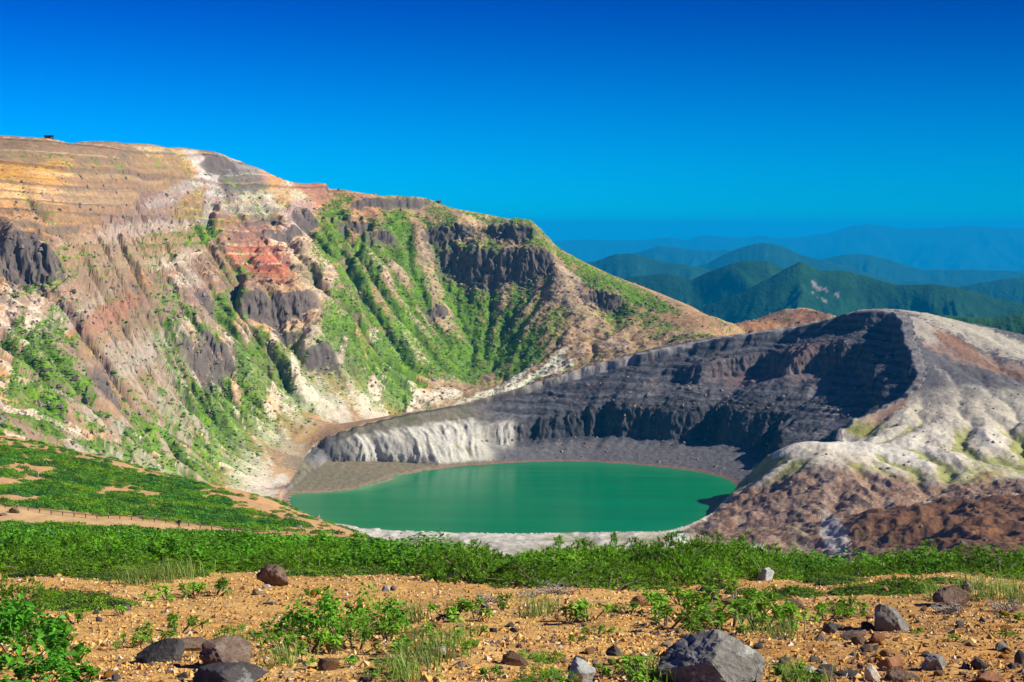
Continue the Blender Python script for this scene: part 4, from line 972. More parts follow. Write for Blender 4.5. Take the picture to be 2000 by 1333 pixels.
# resample to a dense log-polar table and smooth it
LPX = np.linspace(-1400, 3400, 241); LD = np.linspace(math.log(0.4), math.log(800), 320)
t1 = np.array([np.interp(LD, np.log(ND), TZ[i]) for i in range(len(NPX))])
t2 = np.array([np.interp(LPX, NPX, t1[:, j]) for j in range(len(LD))]).T
for _ in range(4):
    t2[1:-1] = (t2[:-2] + 2 * t2[1:-1] + t2[2:]) / 4
for _ in range(5):
    t2[:, 1:-1] = (t2[:, :-2] + 2 * t2[:, 1:-1] + t2[:, 2:]) / 4
def znear(x, y, detail=True):
    x = np.asarray(x, float); y = np.maximum(np.asarray(y, float), 0.41)
    a = np.clip((1000 + F * x / y - LPX[0]) / (LPX[1] - LPX[0]), 0, len(LPX) - 1.001)
    b = np.clip((np.log(y) - LD[0]) / (LD[1] - LD[0]), 0, len(LD) - 1.001)
    i, j = a.astype(int), b.astype(int); u, v = a - i, b - j
    z = (t2[i, j] * (1 - u) + t2[i + 1, j] * u) * (1 - v) + (t2[i, j + 1] * (1 - u) + t2[i + 1, j + 1] * u) * v
    if detail:
        s = sstep(3, 60, y)
        z = z + 0.15 * noise(x / 2.6, y / 2.6, 500) * (0.55 + s) + 0.035 * noise(x / 0.7, y / 0.7, 501) + 0.45 * s * noise(x / 11, y / 11, 502) + 0.8 * sstep(120, 300, y) * noise(x / 30, y / 30, 503)
        z = z + 0.012 * noise(x / 0.22, y / 0.22, 504) * sstep(40, 15, y)
    return z
def hit_near(px, py, d0=3.0, d1=450.0):
    D = np.exp(np.linspace(math.log(d0), math.log(d1), 3000))
    p = P(px, py, 1.0)
    zr = CAMZ + (p[2] - CAMZ) * D; zt = znear(D * p[0], D)
    ok = zt >= zr
    i = np.argmax(ok) if ok.any() else np.argmin(zr - zt)
    return Vector((float(D[i] * p[0]), float(D[i]), float(zt[i])))

cpx = np.concatenate([np.linspace(-4200, -920, 50), np.linspace(-900, 2900, 560), np.linspace(2920, 6200, 50)]); NC = len(cpx); nt_ = (cpx - 1000) / F
rowsD = np.concatenate([np.exp(np.linspace(math.log(0.4), math.log(5), 24))[:-1], np.exp(np.linspace(math.log(5), math.log(30), 190))[:-1],
                        np.exp(np.linspace(math.log(30), math.log(200), 70))[:-1], np.linspace(200, 480, 150)[:-1], np.linspace(480, 790, 14)])
NRW = len(rowsD)
nx, ny = np.outer(nt_, rowsD).ravel(), np.tile(rowsD, (NC, 1)).ravel()
nz_ = znear(nx, ny)
e1 = fbm(nx / 1.3, ny / 1.3, 510, 4); e2 = fbm(nx / 7, ny / 7, 511, 3); e3 = noise(nx / 0.25, ny / 0.25, 512); e4 = fbm(nx / 24, ny / 24, 513, 3)
nc = np.empty((len(nx), 3)); nc[:] = (0.56, 0.335, 0.11)
def mixn(mask, c, a=1.0):
    k_ = (np.clip(mask, 0, 1) * a)[:, None]; nc[:] = nc * (1 - k_) + np.array(c) * k_
mixn(sstep(-.2, .5, e1), (0.46, 0.255, 0.075), .8); mixn(sstep(0.1, .6, -e1 + .3 * e3), (0.62, 0.43, 0.19), .7); mixn(sstep(0.1, .6, e2), (0.40, 0.23, 0.10), .5)
rightred = sstep(0.2, 1.6, nx) * sstep(13, 9, ny)
mixn(rightred * sstep(-.4, .3, e1 + .5 * e2), (0.36, 0.17, 0.055), .75)
mixn(sstep(10, 6.5, ny) * sstep(-.5, .2, e2), (0.50, 0.275, 0.085), .6)
mixn(sstep(120, 220, ny), (0.47, 0.28, 0.135), .85)
mixn(sstep(120, 220, ny) * sstep(0, .5, e4 + .3 * e2), (0.42, 0.25, 0.13), .7)
# soil under the shrub cover
def cover_w(x, y):
    """how densely shrubs cover the near slope, 0..1"""
    a = 1000 + F * x / y
    ysc = np.where(y > 230, 34.0, 13.0)
    c1 = fbm(x / 8, y / ysc, 520, 5, .62); c2 = fbm(x / 26, y / (2 * ysc), 521, 3)
    band = sstep(19, 24, y + 1.5 * c1) * sstep(213, 206, y + 7 * c1) * sstep(1010, 860, a)
    band = band * sstep(-0.62, -0.42, c1 + 0.35 * c2)
    right = sstep(13.5, 17, y) * sstep(900, 1000, a) * sstep(60, 40, y)
    up = sstep(238, 247, y + 2 * c1)
    lim = 540 - (y - 240) * 0.9 + 60 * c2                 # green thins out towards the right-hand skyline
    dens = 0.46 * sstep(lim + 120, lim - 120, a) + 0.08
    slope_ = up * sstep(-0.10, 0.10, c1 * 0.75 + c2 * 0.35 + dens - 0.42) * sstep(440, 415, y)
    edge = sstep(350, 410, y + 12 * c1) * sstep(620, 250, a)
    slope_ = slope_ * (1 - 0.75 * edge)
    return np.maximum(np.maximum(band, right), slope_)
cw = cover_w(nx, ny)
mixn(cw * sstep(25, 40, ny), (0.13, 0.17, 0.04), .5)
# trodden path
pathm = sstep(211, 216, ny + 3 * e4) * sstep(243, 236, ny) * sstep(560, 470, 1000 + F * nx / ny)
mixn(pathm, (0.52, 0.35, 0.17), .95); mixn(pathm * sstep(.1, .5, e2), (0.40, 0.25, 0.12), .6)
nc *= (1 + 0.12 * e3)[:, None]
np.clip(nc, 0.02, 0.7, out=nc)
M_near = mat_terrain('orange_volcanic_gravel', 38.0, 9.0, 0.8, 0.02, 0.42)
me = mesh_np('foreground_ground', np.stack([nx, ny, nz_], -1), grid_faces(NC, NRW), True, nc, M_near)
fy = ny[grid_faces(NC, NRW)].mean(1)
# two pieces of setting: the stony foreground and the slope beyond it
gf = grid_faces(NC, NRW); nv = np.stack([nx, ny, nz_], -1)
fa = 1000 + F * (nx / ny)[gf].mean(1); ok_ = (fy < 30) | ((fa > -905) & (fa < 2905)); gf, fy = gf[ok_], fy[ok_]
bpy.data.meshes.remove(me)
tag(link('foreground_ground', sub_mesh('foreground_ground', nv, gf[fy < 30], nc, M_near)), kind='structure')
tag(link('hillside', sub_mesh('hillside', nv, gf[fy >= 30], nc, M_near)), kind='structure')

# ------------------------------------------------------------------ small builders
def mat_foliage(name, trans=0.35, var=0.38):
    m = bpy.data.materials.new(name); m.use_nodes = True; nt = m.node_tree; nt.nodes.clear()
    o = N(nt, 'ShaderNodeOutputMaterial'); at = N(nt, 'ShaderNodeAttribute', attribute_name='cover')
    oi = N(nt, 'ShaderNodeObjectInfo')
    mr = N(nt, 'ShaderNodeMapRange'); mr.inputs['To Min'].default_value = 1 - var; mr.inputs['To Max'].default_value = 1 + var; nt.links.new(oi.outputs['Random'], mr.inputs[0])
    sc = N(nt, 'ShaderNodeVectorMath', operation='SCALE'); nt.links.new(at.outputs['Color'], sc.inputs[0]); nt.links.new(mr.outputs[0], sc.inputs['Scale'])
    d = N(nt, 'ShaderNodeBsdfPrincipled'); d.inputs['Roughness'].default_value = 0.5; d.inputs['Specular IOR Level'].default_value = 0.25
    t = N(nt, 'ShaderNodeBsdfTranslucent'); mx_ = N(nt, 'ShaderNodeMixShader'); mx_.inputs[0].default_value = trans
    nt.links.new(sc.outputs[0], d.inputs['Base Color']); nt.links.new(sc.outputs[0], t.inputs['Color'])
    nt.links.new(d.outputs[0], mx_.inputs[1]); nt.links.new(t.outputs[0], mx_.inputs[2]); nt.links.new(mx_.outputs[0], o.inputs['Surface'])
    return m
def mat_rock(name, c1, c2, lichen=(0.30, 0.31, 0.28), lich=0.35, scale=9.0, rnd=0.0):
    m, nt, b = new_mat(name)
    tc = N(nt, 'ShaderNodeTexCoord'); oi = N(nt, 'ShaderNodeObjectInfo')
    ad = N(nt, 'ShaderNodeVectorMath', operation='ADD'); nt.links.new(tc.outputs['Object'], ad.inputs[0]); nt.links.new(oi.outputs['Random'], ad.inputs[1])
    n1 = N(nt, 'ShaderNodeTexNoise'); n1.inputs['Scale'].default_value = scale; n1.inputs['Detail'].default_value = 8; n1.inputs['Roughness'].default_value = 0.7
    n2 = N(nt, 'ShaderNodeTexNoise'); n2.inputs['Scale'].default_value = scale * 0.6; n2.inputs['Detail'].default_value = 6; n2.inputs['Roughness'].default_value = 0.75
    n3 = N(nt, 'ShaderNodeTexNoise'); n3.inputs['Scale'].default_value = scale * 5; n3.inputs['Detail'].default_value = 6; n3.inputs['Roughness'].default_value = 0.7
    for n in (n1, n2, n3): nt.links.new(ad.outputs[0], n.inputs['Vector'])
    r1 = N(nt, 'ShaderNodeMapRange'); r1.inputs['From Min'].default_value = .35; r1.inputs['From Max'].default_value = .65; nt.links.new(n1.outputs[0], r1.inputs[0])
    m1 = N(nt, 'ShaderNodeMixRGB'); m1.inputs[1].default_value = (*c1, 1); m1.inputs[2].default_value = (*c2, 1); nt.links.new(r1.outputs[0], m1.inputs[0])
    r2 = N(nt, 'ShaderNodeMapRange'); r2.inputs['From Min'].default_value = .60 - .1 * lich; r2.inputs['From Max'].default_value = .66 - .1 * lich; r2.inputs['To Max'].default_value = min(1, lich * 2)
    nt.links.new(n2.outputs[0], r2.inputs[0])
    m2 = N(nt, 'ShaderNodeMixRGB'); m2.inputs[2].default_value = (*lichen, 1); nt.links.new(r2.outputs[0], m2.inputs[0]); nt.links.new(m1.outputs[0], m2.inputs[1])
    last = m2.outputs[0]
    if rnd:
        hs = N(nt, 'ShaderNodeHueSaturation'); mr = N(nt, 'ShaderNodeMapRange'); mr.inputs['To Min'].default_value = 1 - rnd; mr.inputs['To Max'].default_value = 1 + rnd
        nt.links.new(oi.outputs['Random'], mr.inputs[0]); nt.links.new(mr.outputs[0], hs.inputs['Value']); nt.links.new(mr.outputs[0], hs.inputs['Saturation']); nt.links.new(last, hs.inputs['Color']); last = hs.outputs[0]
    nt.links.new(last, b.inputs['Base Color']); b.inputs['Roughness'].default_value = 0.9; b.inputs['Specular IOR Level'].default_value = 0.2
    bp = N(nt, 'ShaderNodeBump'); bp.inputs['Strength'].default_value = 0.9; bp.inputs['Distance'].default_value = 0.012
    a2 = N(nt, 'ShaderNodeMath', operation='ADD'); nt.links.new(n1.outputs[0], a2.inputs[0]); nt.links.new(n3.outputs[0], a2.inputs[1])
    nt.links.new(a2.outputs[0], bp.inputs['Height']); nt.links.new(bp.outputs[0], b.inputs['Normal'])
    return m
def mat_plain(name, c, rough=0.8, nscale=20.0, var=0.25):
    m, nt, b = new_mat(name)
    tc = N(nt, 'ShaderNodeTexCoord'); n1 = N(nt, 'ShaderNodeTexNoise'); n1.inputs['Scale'].default_value = nscale; n1.inputs['Detail'].default_value = 4
    nt.links.new(tc.outputs['Object'], n1.inputs['Vector'])
    m1 = N(nt, 'ShaderNodeMixRGB'); m1.inputs[1].default_value = (*[v * (1 - var) for v in c], 1); m1.inputs[2].default_value = (*[min(1, v * (1 + var)) for v in c], 1)
    nt.links.new(n1.outputs[0], m1.inputs[0]); nt.links.new(m1.outputs[0], b.inputs['Base Color']); b.inputs['Roughness'].default_value = rough; b.inputs['Specular IOR Level'].default_value = 0.2
    return m
_ico = {}
def ico(sub):
    if sub not in _ico:
        bm = bmesh.new(); bmesh.ops.create_icosphere(bm, subdivisions=sub, radius=1.0)
        bm.verts.ensure_lookup_table()
        _ico[sub] = (np.array([v.co[:] for v in bm.verts]), np.array([[v.index for v in f.verts] for f in bm.faces])); bm.free()
    return _ico[sub]
def noise3(p, sc, seed):
    return (noise(p[:, 0] * sc + 3.1, p[:, 1] * sc + p[:, 2] * sc * 0.7, seed) + noise(p[:, 1] * sc - 1.7, p[:, 2] * sc + p[:, 0] * sc * 0.6, seed + 1) + noise(p[:, 2] * sc + 5.3, p[:, 0] * sc - p[:, 1] * sc * 0.5, seed + 2)) / 3
def rock_verts(seed, sub=3, dims=(1, 1, 1), planes=13, rough=0.10, cut=0.78):
    """angular stone: a sphere cut by random planes, then roughened; base cut flat a little below the middle"""
    r_ = np.random.default_rng(seed)
    d, f = ico(sub)
    n = r_.normal(size=(planes, 3)); n /= np.linalg.norm(n, axis=1)[:, None]
    h = r_.uniform(cut * 0.62, cut * 1.1, planes)
    dn = d @ n.T
    rad = np.where(dn > 0.05, h[None] / np.maximum(dn, 0.05), 9).min(1)
    rad = np.minimum(rad, 1.05)
    p = d * rad[:, None]
    p = p * (1 + rough * noise3(p, 2.2, seed) + rough * 0.7 * noise3(p, 5.5, seed + 9) + rough * 0.5 * noise3(p, 12, seed + 19) + rough * .3 * noise3(p, 26, seed + 29))[:, None]
    p = p / np.abs(p).max(0) * np.array(dims) * 0.5
    return p, f
def rock_mesh(name, seed, sub, dims, mat, **kw):
    p, f = rock_verts(seed, sub, dims, **kw)
    me = mesh_np(name, p, f, False, None, mat)
    return me
def up_normals(p): return p

# ------------------------------------------------------------------ plant meshes
def pack(parts):
    vs_, fs, cs, o = [], [], [], 0
    for v, f, c in parts:
        vs_.append(v); fs.append(f + o); cs.append(c); o += len(v)
    return np.vstack(vs_), np.vstack(fs), np.vstack(cs)
def basis(d):
    d = d / (np.linalg.norm(d, axis=1)[:, None] + 1e-9)
    ref = np.where(np.abs(d[:, 2:3]) < 0.9, np.array([[0, 0, 1.0]]), np.array([[1.0, 0, 0]]))
    a = np.cross(d, ref); a /= np.linalg.norm(a, axis=1)[:, None] + 1e-9
    return d, a, np.cross(d, a)
def needles(base, axis, L, n, nl, w, r_, col0, col1):
    """shoot tips: rosettes of needles that spread from a short axis; base, axis (S,3)"""
    S = len(base); ax, a, b = basis(axis)
    t = r_.uniform(0.0, 1, (S, n)); ph = r_.uniform(0, 2 * np.pi, (S, n))
    root = base[:, None] + ax[:, None] * (t * L[:, None])[..., None]
    out = np.cos(ph)[..., None] * a[:, None] + np.sin(ph)[..., None] * b[:, None]
    el = -0.15 + 1.25 * t ** 1.3 + r_.normal(0, .2, (S, n))
    dr_ = out * np.cos(el)[..., None] + ax[:, None] * np.sin(el)[..., None]
    ln = nl * r_.uniform(0.7, 1.15, (S, n))[..., None]
    side = np.cross(dr_, ax[:, None]) + r_.normal(0, .3, (S, n, 3)); side /= np.linalg.norm(side, axis=-1)[..., None] + 1e-9
    v = np.stack([root - side * w / 2, root + side * w / 2, root + dr_ * ln], 2).reshape(-1, 3)
    f = np.arange(len(v)).reshape(-1, 3)
    tone = r_.uniform(0, 1, (S, 1)) ** 1.3 * 0.6 + t * 0.4
    c = np.array(col0) + (np.array(col1) - np.array(col0)) * tone[..., None]
    return v, f, np.repeat(c.reshape(-1, 3), 3, 0)
def leaves(pos, nor, size, r_, col0, col1, tone, asp=1.5):
    """folded leaves, four triangles each"""
    n = len(pos); d, a, b = basis(nor)
    ph = r_.uniform(0, 2 * np.pi, n)[:, None]
    u = a * np.cos(ph) + b * np.sin(ph); w = np.cross(d, u)
    s = size[:, None]
    p0 = pos; p1 = pos + u * s * asp * 0.45 + w * s * 0.5 + d * s * 0.18; p2 = pos + u * s * asp + d * s * 0.02; p3 = pos + u * s * asp * 0.45 - w * s * 0.5 + d * s * 0.18
    pm = pos + u * s * asp * 0.5
    v = np.stack([p0, p1, p2, p3, pm], 1).reshape(-1, 3)
    k_ = np.arange(n)[:, None, None] * 5
    f = (np.array([[0, 4, 1], [1, 4, 2], [2, 4, 3], [3, 4, 0]])[None] + k_).reshape(-1, 3)
    c = np.array(col0) + (np.array(col1) - np.array(col0)) * tone[:, None]
    return v, f, np.repeat(c, 5, 0)
def tubes(paths, r0, r1, k=4):
    vs_, fs, o = [], [], 0
    for pth in paths:
        pth = np.asarray(pth, float); n = len(pth)
        tg = np.gradient(pth, axis=0); _, a, b = basis(tg)
        rr_ = np.linspace(r0, r1, n)[:, None, None]
        an = np.linspace(0, 2 * np.pi, k, endpoint=False)
        ring = pth[:, None] + rr_ * (np.cos(an)[None, :, None] * a[:, None] + np.sin(an)[None, :, None] * b[:, None])
        vs_.append(ring.reshape(-1, 3))
        i = np.arange(n * k).reshape(n, k) + o
        q = np.stack([i[:-1], np.roll(i[:-1], -1, 1), np.roll(i[1:], -1, 1), i[1:]], -1).reshape(-1, 4)
        fs.append(q); o += n * k
    return np.vstack(vs_), np.vstack(fs)
def dome_h(x, y, seed):
    """lumpy cushion height over the unit disc"""
    r_ = np.hypot(x, y) * (1 + 0.28 * noise(x * 1.6, y * 1.6, seed))
    return np.clip(1 - r_ ** 2.2, 0, 1) ** 0.6 * (0.8 + 0.45 * noise(x * 2.4, y * 2.4, seed + 1))
M_pine, M_leaf, M_mat, M_grass = mat_foliage('pine_needles', .30), mat_foliage('broad_leaves', .38), mat_foliage('cushion_leaves', .25), mat_foliage('grass_blades', .4)
M_bark = mat_plain('grey_bark', (0.16, 0.12, 0.09), .9, 30)
M_dead = mat_plain('dead_wood', (0.33, 0.29, 0.25), .9, 40)
def pine_meshes(seed, w=1.0, h=0.5, shoots=400, nn=18, nl=0.040, nw=0.013):
    r_ = np.random.default_rng(seed)
    rad = np.sqrt(r_.uniform(0, 1, shoots)); an = r_.uniform(0, 2 * np.pi, shoots)
    x, y = rad * np.cos(an), rad * np.sin(an)
    hh = dome_h(x, y, seed) * h * np.where(r_.random(shoots) < .7, r_.uniform(.85, 1.12, shoots), r_.uniform(.3, .85, shoots)) + 0.02
    base = np.stack([x * w, y * w, hh], -1)
    lean = np.stack([x * 0.75 - 0.25, y * 0.75, np.full(shoots, 0.7)], -1) + r_.normal(0, .35, (shoots, 3))
    L = r_.uniform(0.025, 0.05, shoots)
    v, f, c = needles(base, lean, L, nn, nl, nw, r_, (0.05, 0.16, 0.012), (0.25, 0.50, 0.022))
    stems = []
    for i in range(12):
        k_ = r_.integers(shoots); e = base[k_]
        s0 = np.array([e[0] * .15, e[1] * .15, -0.03])
        stems.append([s0 + (e - s0) * t + np.array([0, 0, 0.06 * math.sin(3 * t)]) for t in np.linspace(0, 1, 6)])
    tv, tf = tubes(stems, 0.016, 0.006)
    return mesh_np('pine_foliage', v, f, False, c, M_pine), mesh_np('pine_branches', tv, tf, True, None, M_bark)
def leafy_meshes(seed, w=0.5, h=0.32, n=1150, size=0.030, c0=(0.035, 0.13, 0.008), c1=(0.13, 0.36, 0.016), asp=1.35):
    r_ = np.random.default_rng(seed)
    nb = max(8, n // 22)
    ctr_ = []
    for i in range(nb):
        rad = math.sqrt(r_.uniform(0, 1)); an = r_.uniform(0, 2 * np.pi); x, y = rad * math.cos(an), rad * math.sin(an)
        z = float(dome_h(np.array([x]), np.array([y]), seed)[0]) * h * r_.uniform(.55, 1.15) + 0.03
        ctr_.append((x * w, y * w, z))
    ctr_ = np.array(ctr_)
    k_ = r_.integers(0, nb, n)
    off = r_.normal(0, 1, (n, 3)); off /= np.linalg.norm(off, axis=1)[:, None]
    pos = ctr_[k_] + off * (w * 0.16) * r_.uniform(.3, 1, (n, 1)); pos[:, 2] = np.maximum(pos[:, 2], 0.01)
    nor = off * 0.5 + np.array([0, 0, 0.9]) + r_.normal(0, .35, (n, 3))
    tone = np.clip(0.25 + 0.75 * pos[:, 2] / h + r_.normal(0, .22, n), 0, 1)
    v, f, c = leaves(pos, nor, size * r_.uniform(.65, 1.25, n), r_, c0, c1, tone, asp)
    stems = [[np.array([q[0] * .1, q[1] * .1, -0.02]) + (q - np.array([q[0] * .1, q[1] * .1, -0.02])) * t for t in np.linspace(0, 1, 4)] for q in ctr_[:12]]
    tv, tf = tubes(stems, 0.006, 0.003, 3)
    return mesh_np('leafy_foliage', v, f, False, c, M_leaf), mesh_np('leafy_stems', tv, tf, True, None, M_bark)
def mat_meshes(seed, w=0.6, h=0.14, n=1500):
    r_ = np.random.default_rng(seed)
    rad = np.sqrt(r_.uniform(0, 1, n)); an = r_.uniform(0, 2 * np.pi, n); x, y = rad * np.cos(an), rad * np.sin(an)
    z = dome_h(x, y, seed) * h
    pos = np.stack([x * w, y * w, z + r_.uniform(-.01, .015, n)], -1)
    nor = np.stack([x * .5, y * .5, np.full(n, 1.0)], -1) + r_.normal(0, .5, (n, 3))
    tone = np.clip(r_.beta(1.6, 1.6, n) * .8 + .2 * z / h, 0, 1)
    v, f, c = leaves(pos, nor, 0.022 * r_.uniform(.7, 1.3, n), r_, (0.055, 0.12, 0.008), (0.18, 0.32, 0.016), tone, 1.5)
    g = 15; gx, gy = np.meshgrid(np.linspace(-1, 1, g), np.linspace(-1, 1, g), indexing='ij')
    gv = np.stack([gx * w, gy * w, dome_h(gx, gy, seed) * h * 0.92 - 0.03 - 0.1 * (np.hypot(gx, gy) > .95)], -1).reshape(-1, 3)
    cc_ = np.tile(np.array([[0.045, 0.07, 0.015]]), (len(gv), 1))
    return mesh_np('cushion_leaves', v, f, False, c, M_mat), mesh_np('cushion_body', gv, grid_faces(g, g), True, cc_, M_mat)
def grass_mesh(seed, n=60, h=0.19, spread=0.11, c0=(0.14, 0.26, 0.03), c1=(0.36, 0.45, 0.12)):
    r_ = np.random.default_rng(seed)
    b0 = r_.normal(0, spread * .5, (n, 2)); an = r_.uniform(0, 2 * np.pi, n); ln = h * r_.uniform(.5, 1.2, n); bend = r_.uniform(.45, 1.5, n)
    wv = np.stack([np.cos(an + 1.57), np.sin(an + 1.57), 0 * an], -1) * 0.0026
    dv = np.stack([np.cos(an) - 0.35, np.sin(an), 0 * an], -1)
    P0 = np.stack([b0[:, 0], b0[:, 1], np.full(n, -0.01)], -1)
    P1 = P0 + np.stack([0 * an, 0 * an, ln * .55], -1) + dv * (ln * bend * .18)[:, None]
    P2 = P0 + np.stack([0 * an, 0 * an, ln * (1 - .3 * bend)], -1) + dv * (ln * bend * .6)[:, None]
    v = np.stack([P0 - wv, P0 + wv, P1 + wv * .8, P1 - wv * .8, P2], 1).reshape(-1, 3)
    k_ = np.arange(n)[:, None, None] * 5
    f = (np.array([[0, 1, 2], [0, 2, 3], [3, 2, 4]])[None] + k_).reshape(-1, 3)
    t = r_.uniform(0, 1, (n, 1)); c = np.array(c0) + (np.array(c1) - np.array(c0)) * t
    return mesh_np('grass', v, f, False, np.repeat(c, 5, 0), M_grass)
def clump_mesh(seed, n=300, w=1.0, h=0.55, size=0.17, c0=(0.028, 0.095, 0.010), c1=(0.095, 0.235, 0.016), flat=1.0):
    """shrub seen from afar: a lumpy cushion of leaf sprays"""
    r_ = np.random.default_rng(seed)
    rad = np.sqrt(r_.uniform(0, 1, n)); an = r_.uniform(0, 2 * np.pi, n); x, y = rad * np.cos(an), rad * np.sin(an)
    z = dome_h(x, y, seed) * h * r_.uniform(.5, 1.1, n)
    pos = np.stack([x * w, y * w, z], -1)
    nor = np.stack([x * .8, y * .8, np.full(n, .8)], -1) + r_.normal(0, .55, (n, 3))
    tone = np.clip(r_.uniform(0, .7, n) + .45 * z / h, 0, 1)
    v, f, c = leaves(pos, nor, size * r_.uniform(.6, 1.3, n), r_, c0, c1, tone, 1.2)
    return mesh_np('shrub_foliage', v, f, False, c, M_leaf)
def place(meshes, name, loc, rz=0, s=(1, 1, 1), parts=('foliage', 'stem'), **tags):
    """a thing: an empty at its base with one object for each part"""
    e = bpy.data.objects.new(name, None); col.objects.link(e)
    e.location = loc; e.rotation_euler = (0, 0, rz); e.scale = s; e.empty_display_size = 0.1
    for m_, n_ in zip(meshes, parts): link(n_, m_, None, e)
    return tag(e, **tags)

# ------------------------------------------------------------------ boulders one can tell apart in the foreground
M_r = {'dark': mat_rock('dark_lava_rock', (0.035, 0.034, 0.036), (0.085, 0.08, 0.078), (0.26, 0.27, 0.26), .35),
       'grey': mat_rock('grey_andesite', (0.11, 0.105, 0.095), (0.25, 0.24, 0.215), (0.36, 0.37, 0.34), .5),
       'brown': mat_rock('brown_scoria', (0.10, 0.065, 0.045), (0.20, 0.14, 0.105), (0.27, 0.22, 0.18), .3),
       'red': mat_rock('red_scoria', (0.16, 0.07, 0.035), (0.30, 0.15, 0.08), (0.30, 0.22, 0.16), .25),
       'pale': mat_rock('pale_tuff_stone', (0.38, 0.33, 0.26), (0.52, 0.48, 0.41), (0.30, 0.25, 0.18), .3),
       'white': mat_rock('lichen_grey_rock', (0.26, 0.27, 0.26), (0.42, 0.43, 0.41), (0.12, 0.12, 0.12), .4)}
def rock(px, py, w, h, mat, seed, label, dep=0.8, rz=None, sub=4, tilt=(0, 0), sink=0.30, name='boulder', group=None, d=None, cut=0.78, rough=0.10, cat='rock'):
    g = hit_near(px, py) if d is None else None
    if d is not None:
        x = (px - 1000) / F * d; g = Vector((x, d, float(znear(np.array([x]), np.array([d]))[0])))
    k_ = g.y / F
    W, H = w * k_, h * k_ * 0.98
    me = rock_mesh(name, seed, sub, (W, W * dep, H / (1 - sink)), M_r[mat], cut=cut, rough=rough)
    o = link(name, me)
    Hf = H / (1 - sink)
    o.location = (g.x, g.y + W * dep * 0.25, g.z + Hf * (0.5 - sink))
    o.rotation_euler = (R(tilt[0]), R(tilt[1]), 0 if rz is None else R(rz))
    return tag(o, label, cat, group)
rock(1402, 1346, 222, 104, 'grey', 24, 'big angular grey boulder with pale lichen at the bottom edge, largest of all', .85, 20, 5, (0, 6), .36, cut=.80, rough=.12)
rock(318, 1294, 120, 42, 'dark', 32, 'long black block of lava left of the rounded brown boulder', .6, 6, 4, (0, -6))
rock(376, 1272, 80, 26, 'brown', 33, 'low brown slab lying behind the black lava block', .8, 15, 4)
rock(440, 1308, 112, 60, 'brown', 36, 'rounded dark brown boulder right of the black lava block', .9, 40, 4, (0, 8), rough=.13)
rock(448, 1340, 160, 40, 'dark', 37, 'flat dark slab cut off by the bottom edge below the rounded boulder', .7, 10, 4, (0, -8))
rock(535, 1146, 72, 42, 'brown', 45, 'jagged brown rock standing alone at the edge of the green thicket', .8, 30, 4, (0, 10), rough=.22)
rock(520, 1150, 20, 9, 'pale', 46, 'small pale stone at the foot of the jagged rock', .8, 0, 3, name='stone', cat='stone')
rock(1738, 1233, 96, 50, 'grey', 52, 'grey triangular rock half sunk in the right-hand gravel', .7, 10, 4, (0, 10), cut=.7)
rock(1862, 1186, 76, 44, 'brown', 56, 'reddish brown wedge of rock beside the dry twigs', .8, 25, 4, (0, 8), cut=.72)
rock(1496, 1134, 46, 24, 'white', 60, 'whitish rock on the crest between the pine bushes', .8, 20, 4, (0, -10))
rock(1831, 1308, 56, 40, 'grey', 63, 'rounded grey stone right of the red flat stone', .9, 0, 4)
rock(1745, 1312, 70, 30, 'red', 66, 'brick red flat-topped stone near the lower right corner', .6, 8, 4, cut=.7)
rock(1705, 1332, 46, 32, 'pale', 67, 'pale tan pointed stone in front of the red flat stone', .7, 40, 4)
rock(1755, 1332, 56, 26, 'brown', 68, 'broken brown and pale stone below the red flat stone', .8, 12, 4, rough=.2)
rock(1660, 1322, 66, 14, 'dark', 69, 'long flat dark stone left of the pale pointed stone', .6, 4, 3)
rock(1585, 1318, 40, 20, 'pale', 70, 'pale flat stone beside the big boulder on its right', .8, 20, 4)
rock(1612, 1330, 50, 24, 'brown', 71, 'dark brown lump between the big boulder and the long flat stone', .8, 50, 4)
rock(1912, 1308, 36, 26, 'dark', 72, 'dark rounded stone right of the grey rounded stone', .9, 0, 3)
rock(1935, 1335, 60, 22, 'red', 73, 'reddish stone at the bottom edge near the right corner', .9, 0, 3)
rock(1622, 1238, 30, 22, 'dark', 74, 'dark brown stone left of the grey triangular rock', .9, 0, 3)
rock(1712, 1256, 44, 20, 'red', 75, 'reddish block just below the grey triangular rock', .7, 20, 3)
rock(1665, 1250, 60, 20, 'brown', 77, 'row of dark brown rubble left of the reddish block', .5, 5, 3, rough=.2)
rock(1430, 1183, 54, 17, 'brown', 80, 'flat tan brown rock at the lower end of the cushion plants', .6, 5, 4)
rock(1395, 1172, 34, 16, 'brown', 81, 'brown block left of the flat tan brown rock', .6, 5, 3)
rock(1550, 1190, 50, 20, 'brown', 82, 'pinkish brown flat rock below the cushion plants', .8, 15, 4)
rock(1250, 1185, 44, 22, 'red', 83, 'orange brown stone group in the middle of the gravel', .7, 15, 3)
rock(1134, 1336, 66, 50, 'white', 85, 'pale lichen-covered rock at the bottom edge beside the small pine', .8, 10, 4)
rock(1200, 1282, 36, 20, 'dark', 86, 'dark wedge-shaped stone left of the big boulder', .8, 30, 3)
rock(815, 1245, 36, 24, 'red', 88, 'red-brown pointed stone right of the leafy shrub', .8, 30, 3)
rock(852, 1230, 22, 17, 'red', 89, 'orange stone behind the red-brown pointed stone', .8, 30, 3, name='stone', cat='stone')
rock(856, 1284, 40, 22, 'pale', 90, 'pinkish pale stone amid the grass tufts', .8, 10, 3, rough=.2)
rock(754, 1156, 18, 12, 'white', 92, 'small white stone on the upper gravel', .9, 10, 3, name='stone', cat='stone')
rock(768, 1155, 14, 10, 'dark', 93, 'small black stone touching the white stone', .9, 10, 3, name='stone', cat='stone')
rock(690, 1296, 24, 16, 'dark', 94, 'dark stone below the leafy shrub', .9, 10, 3)
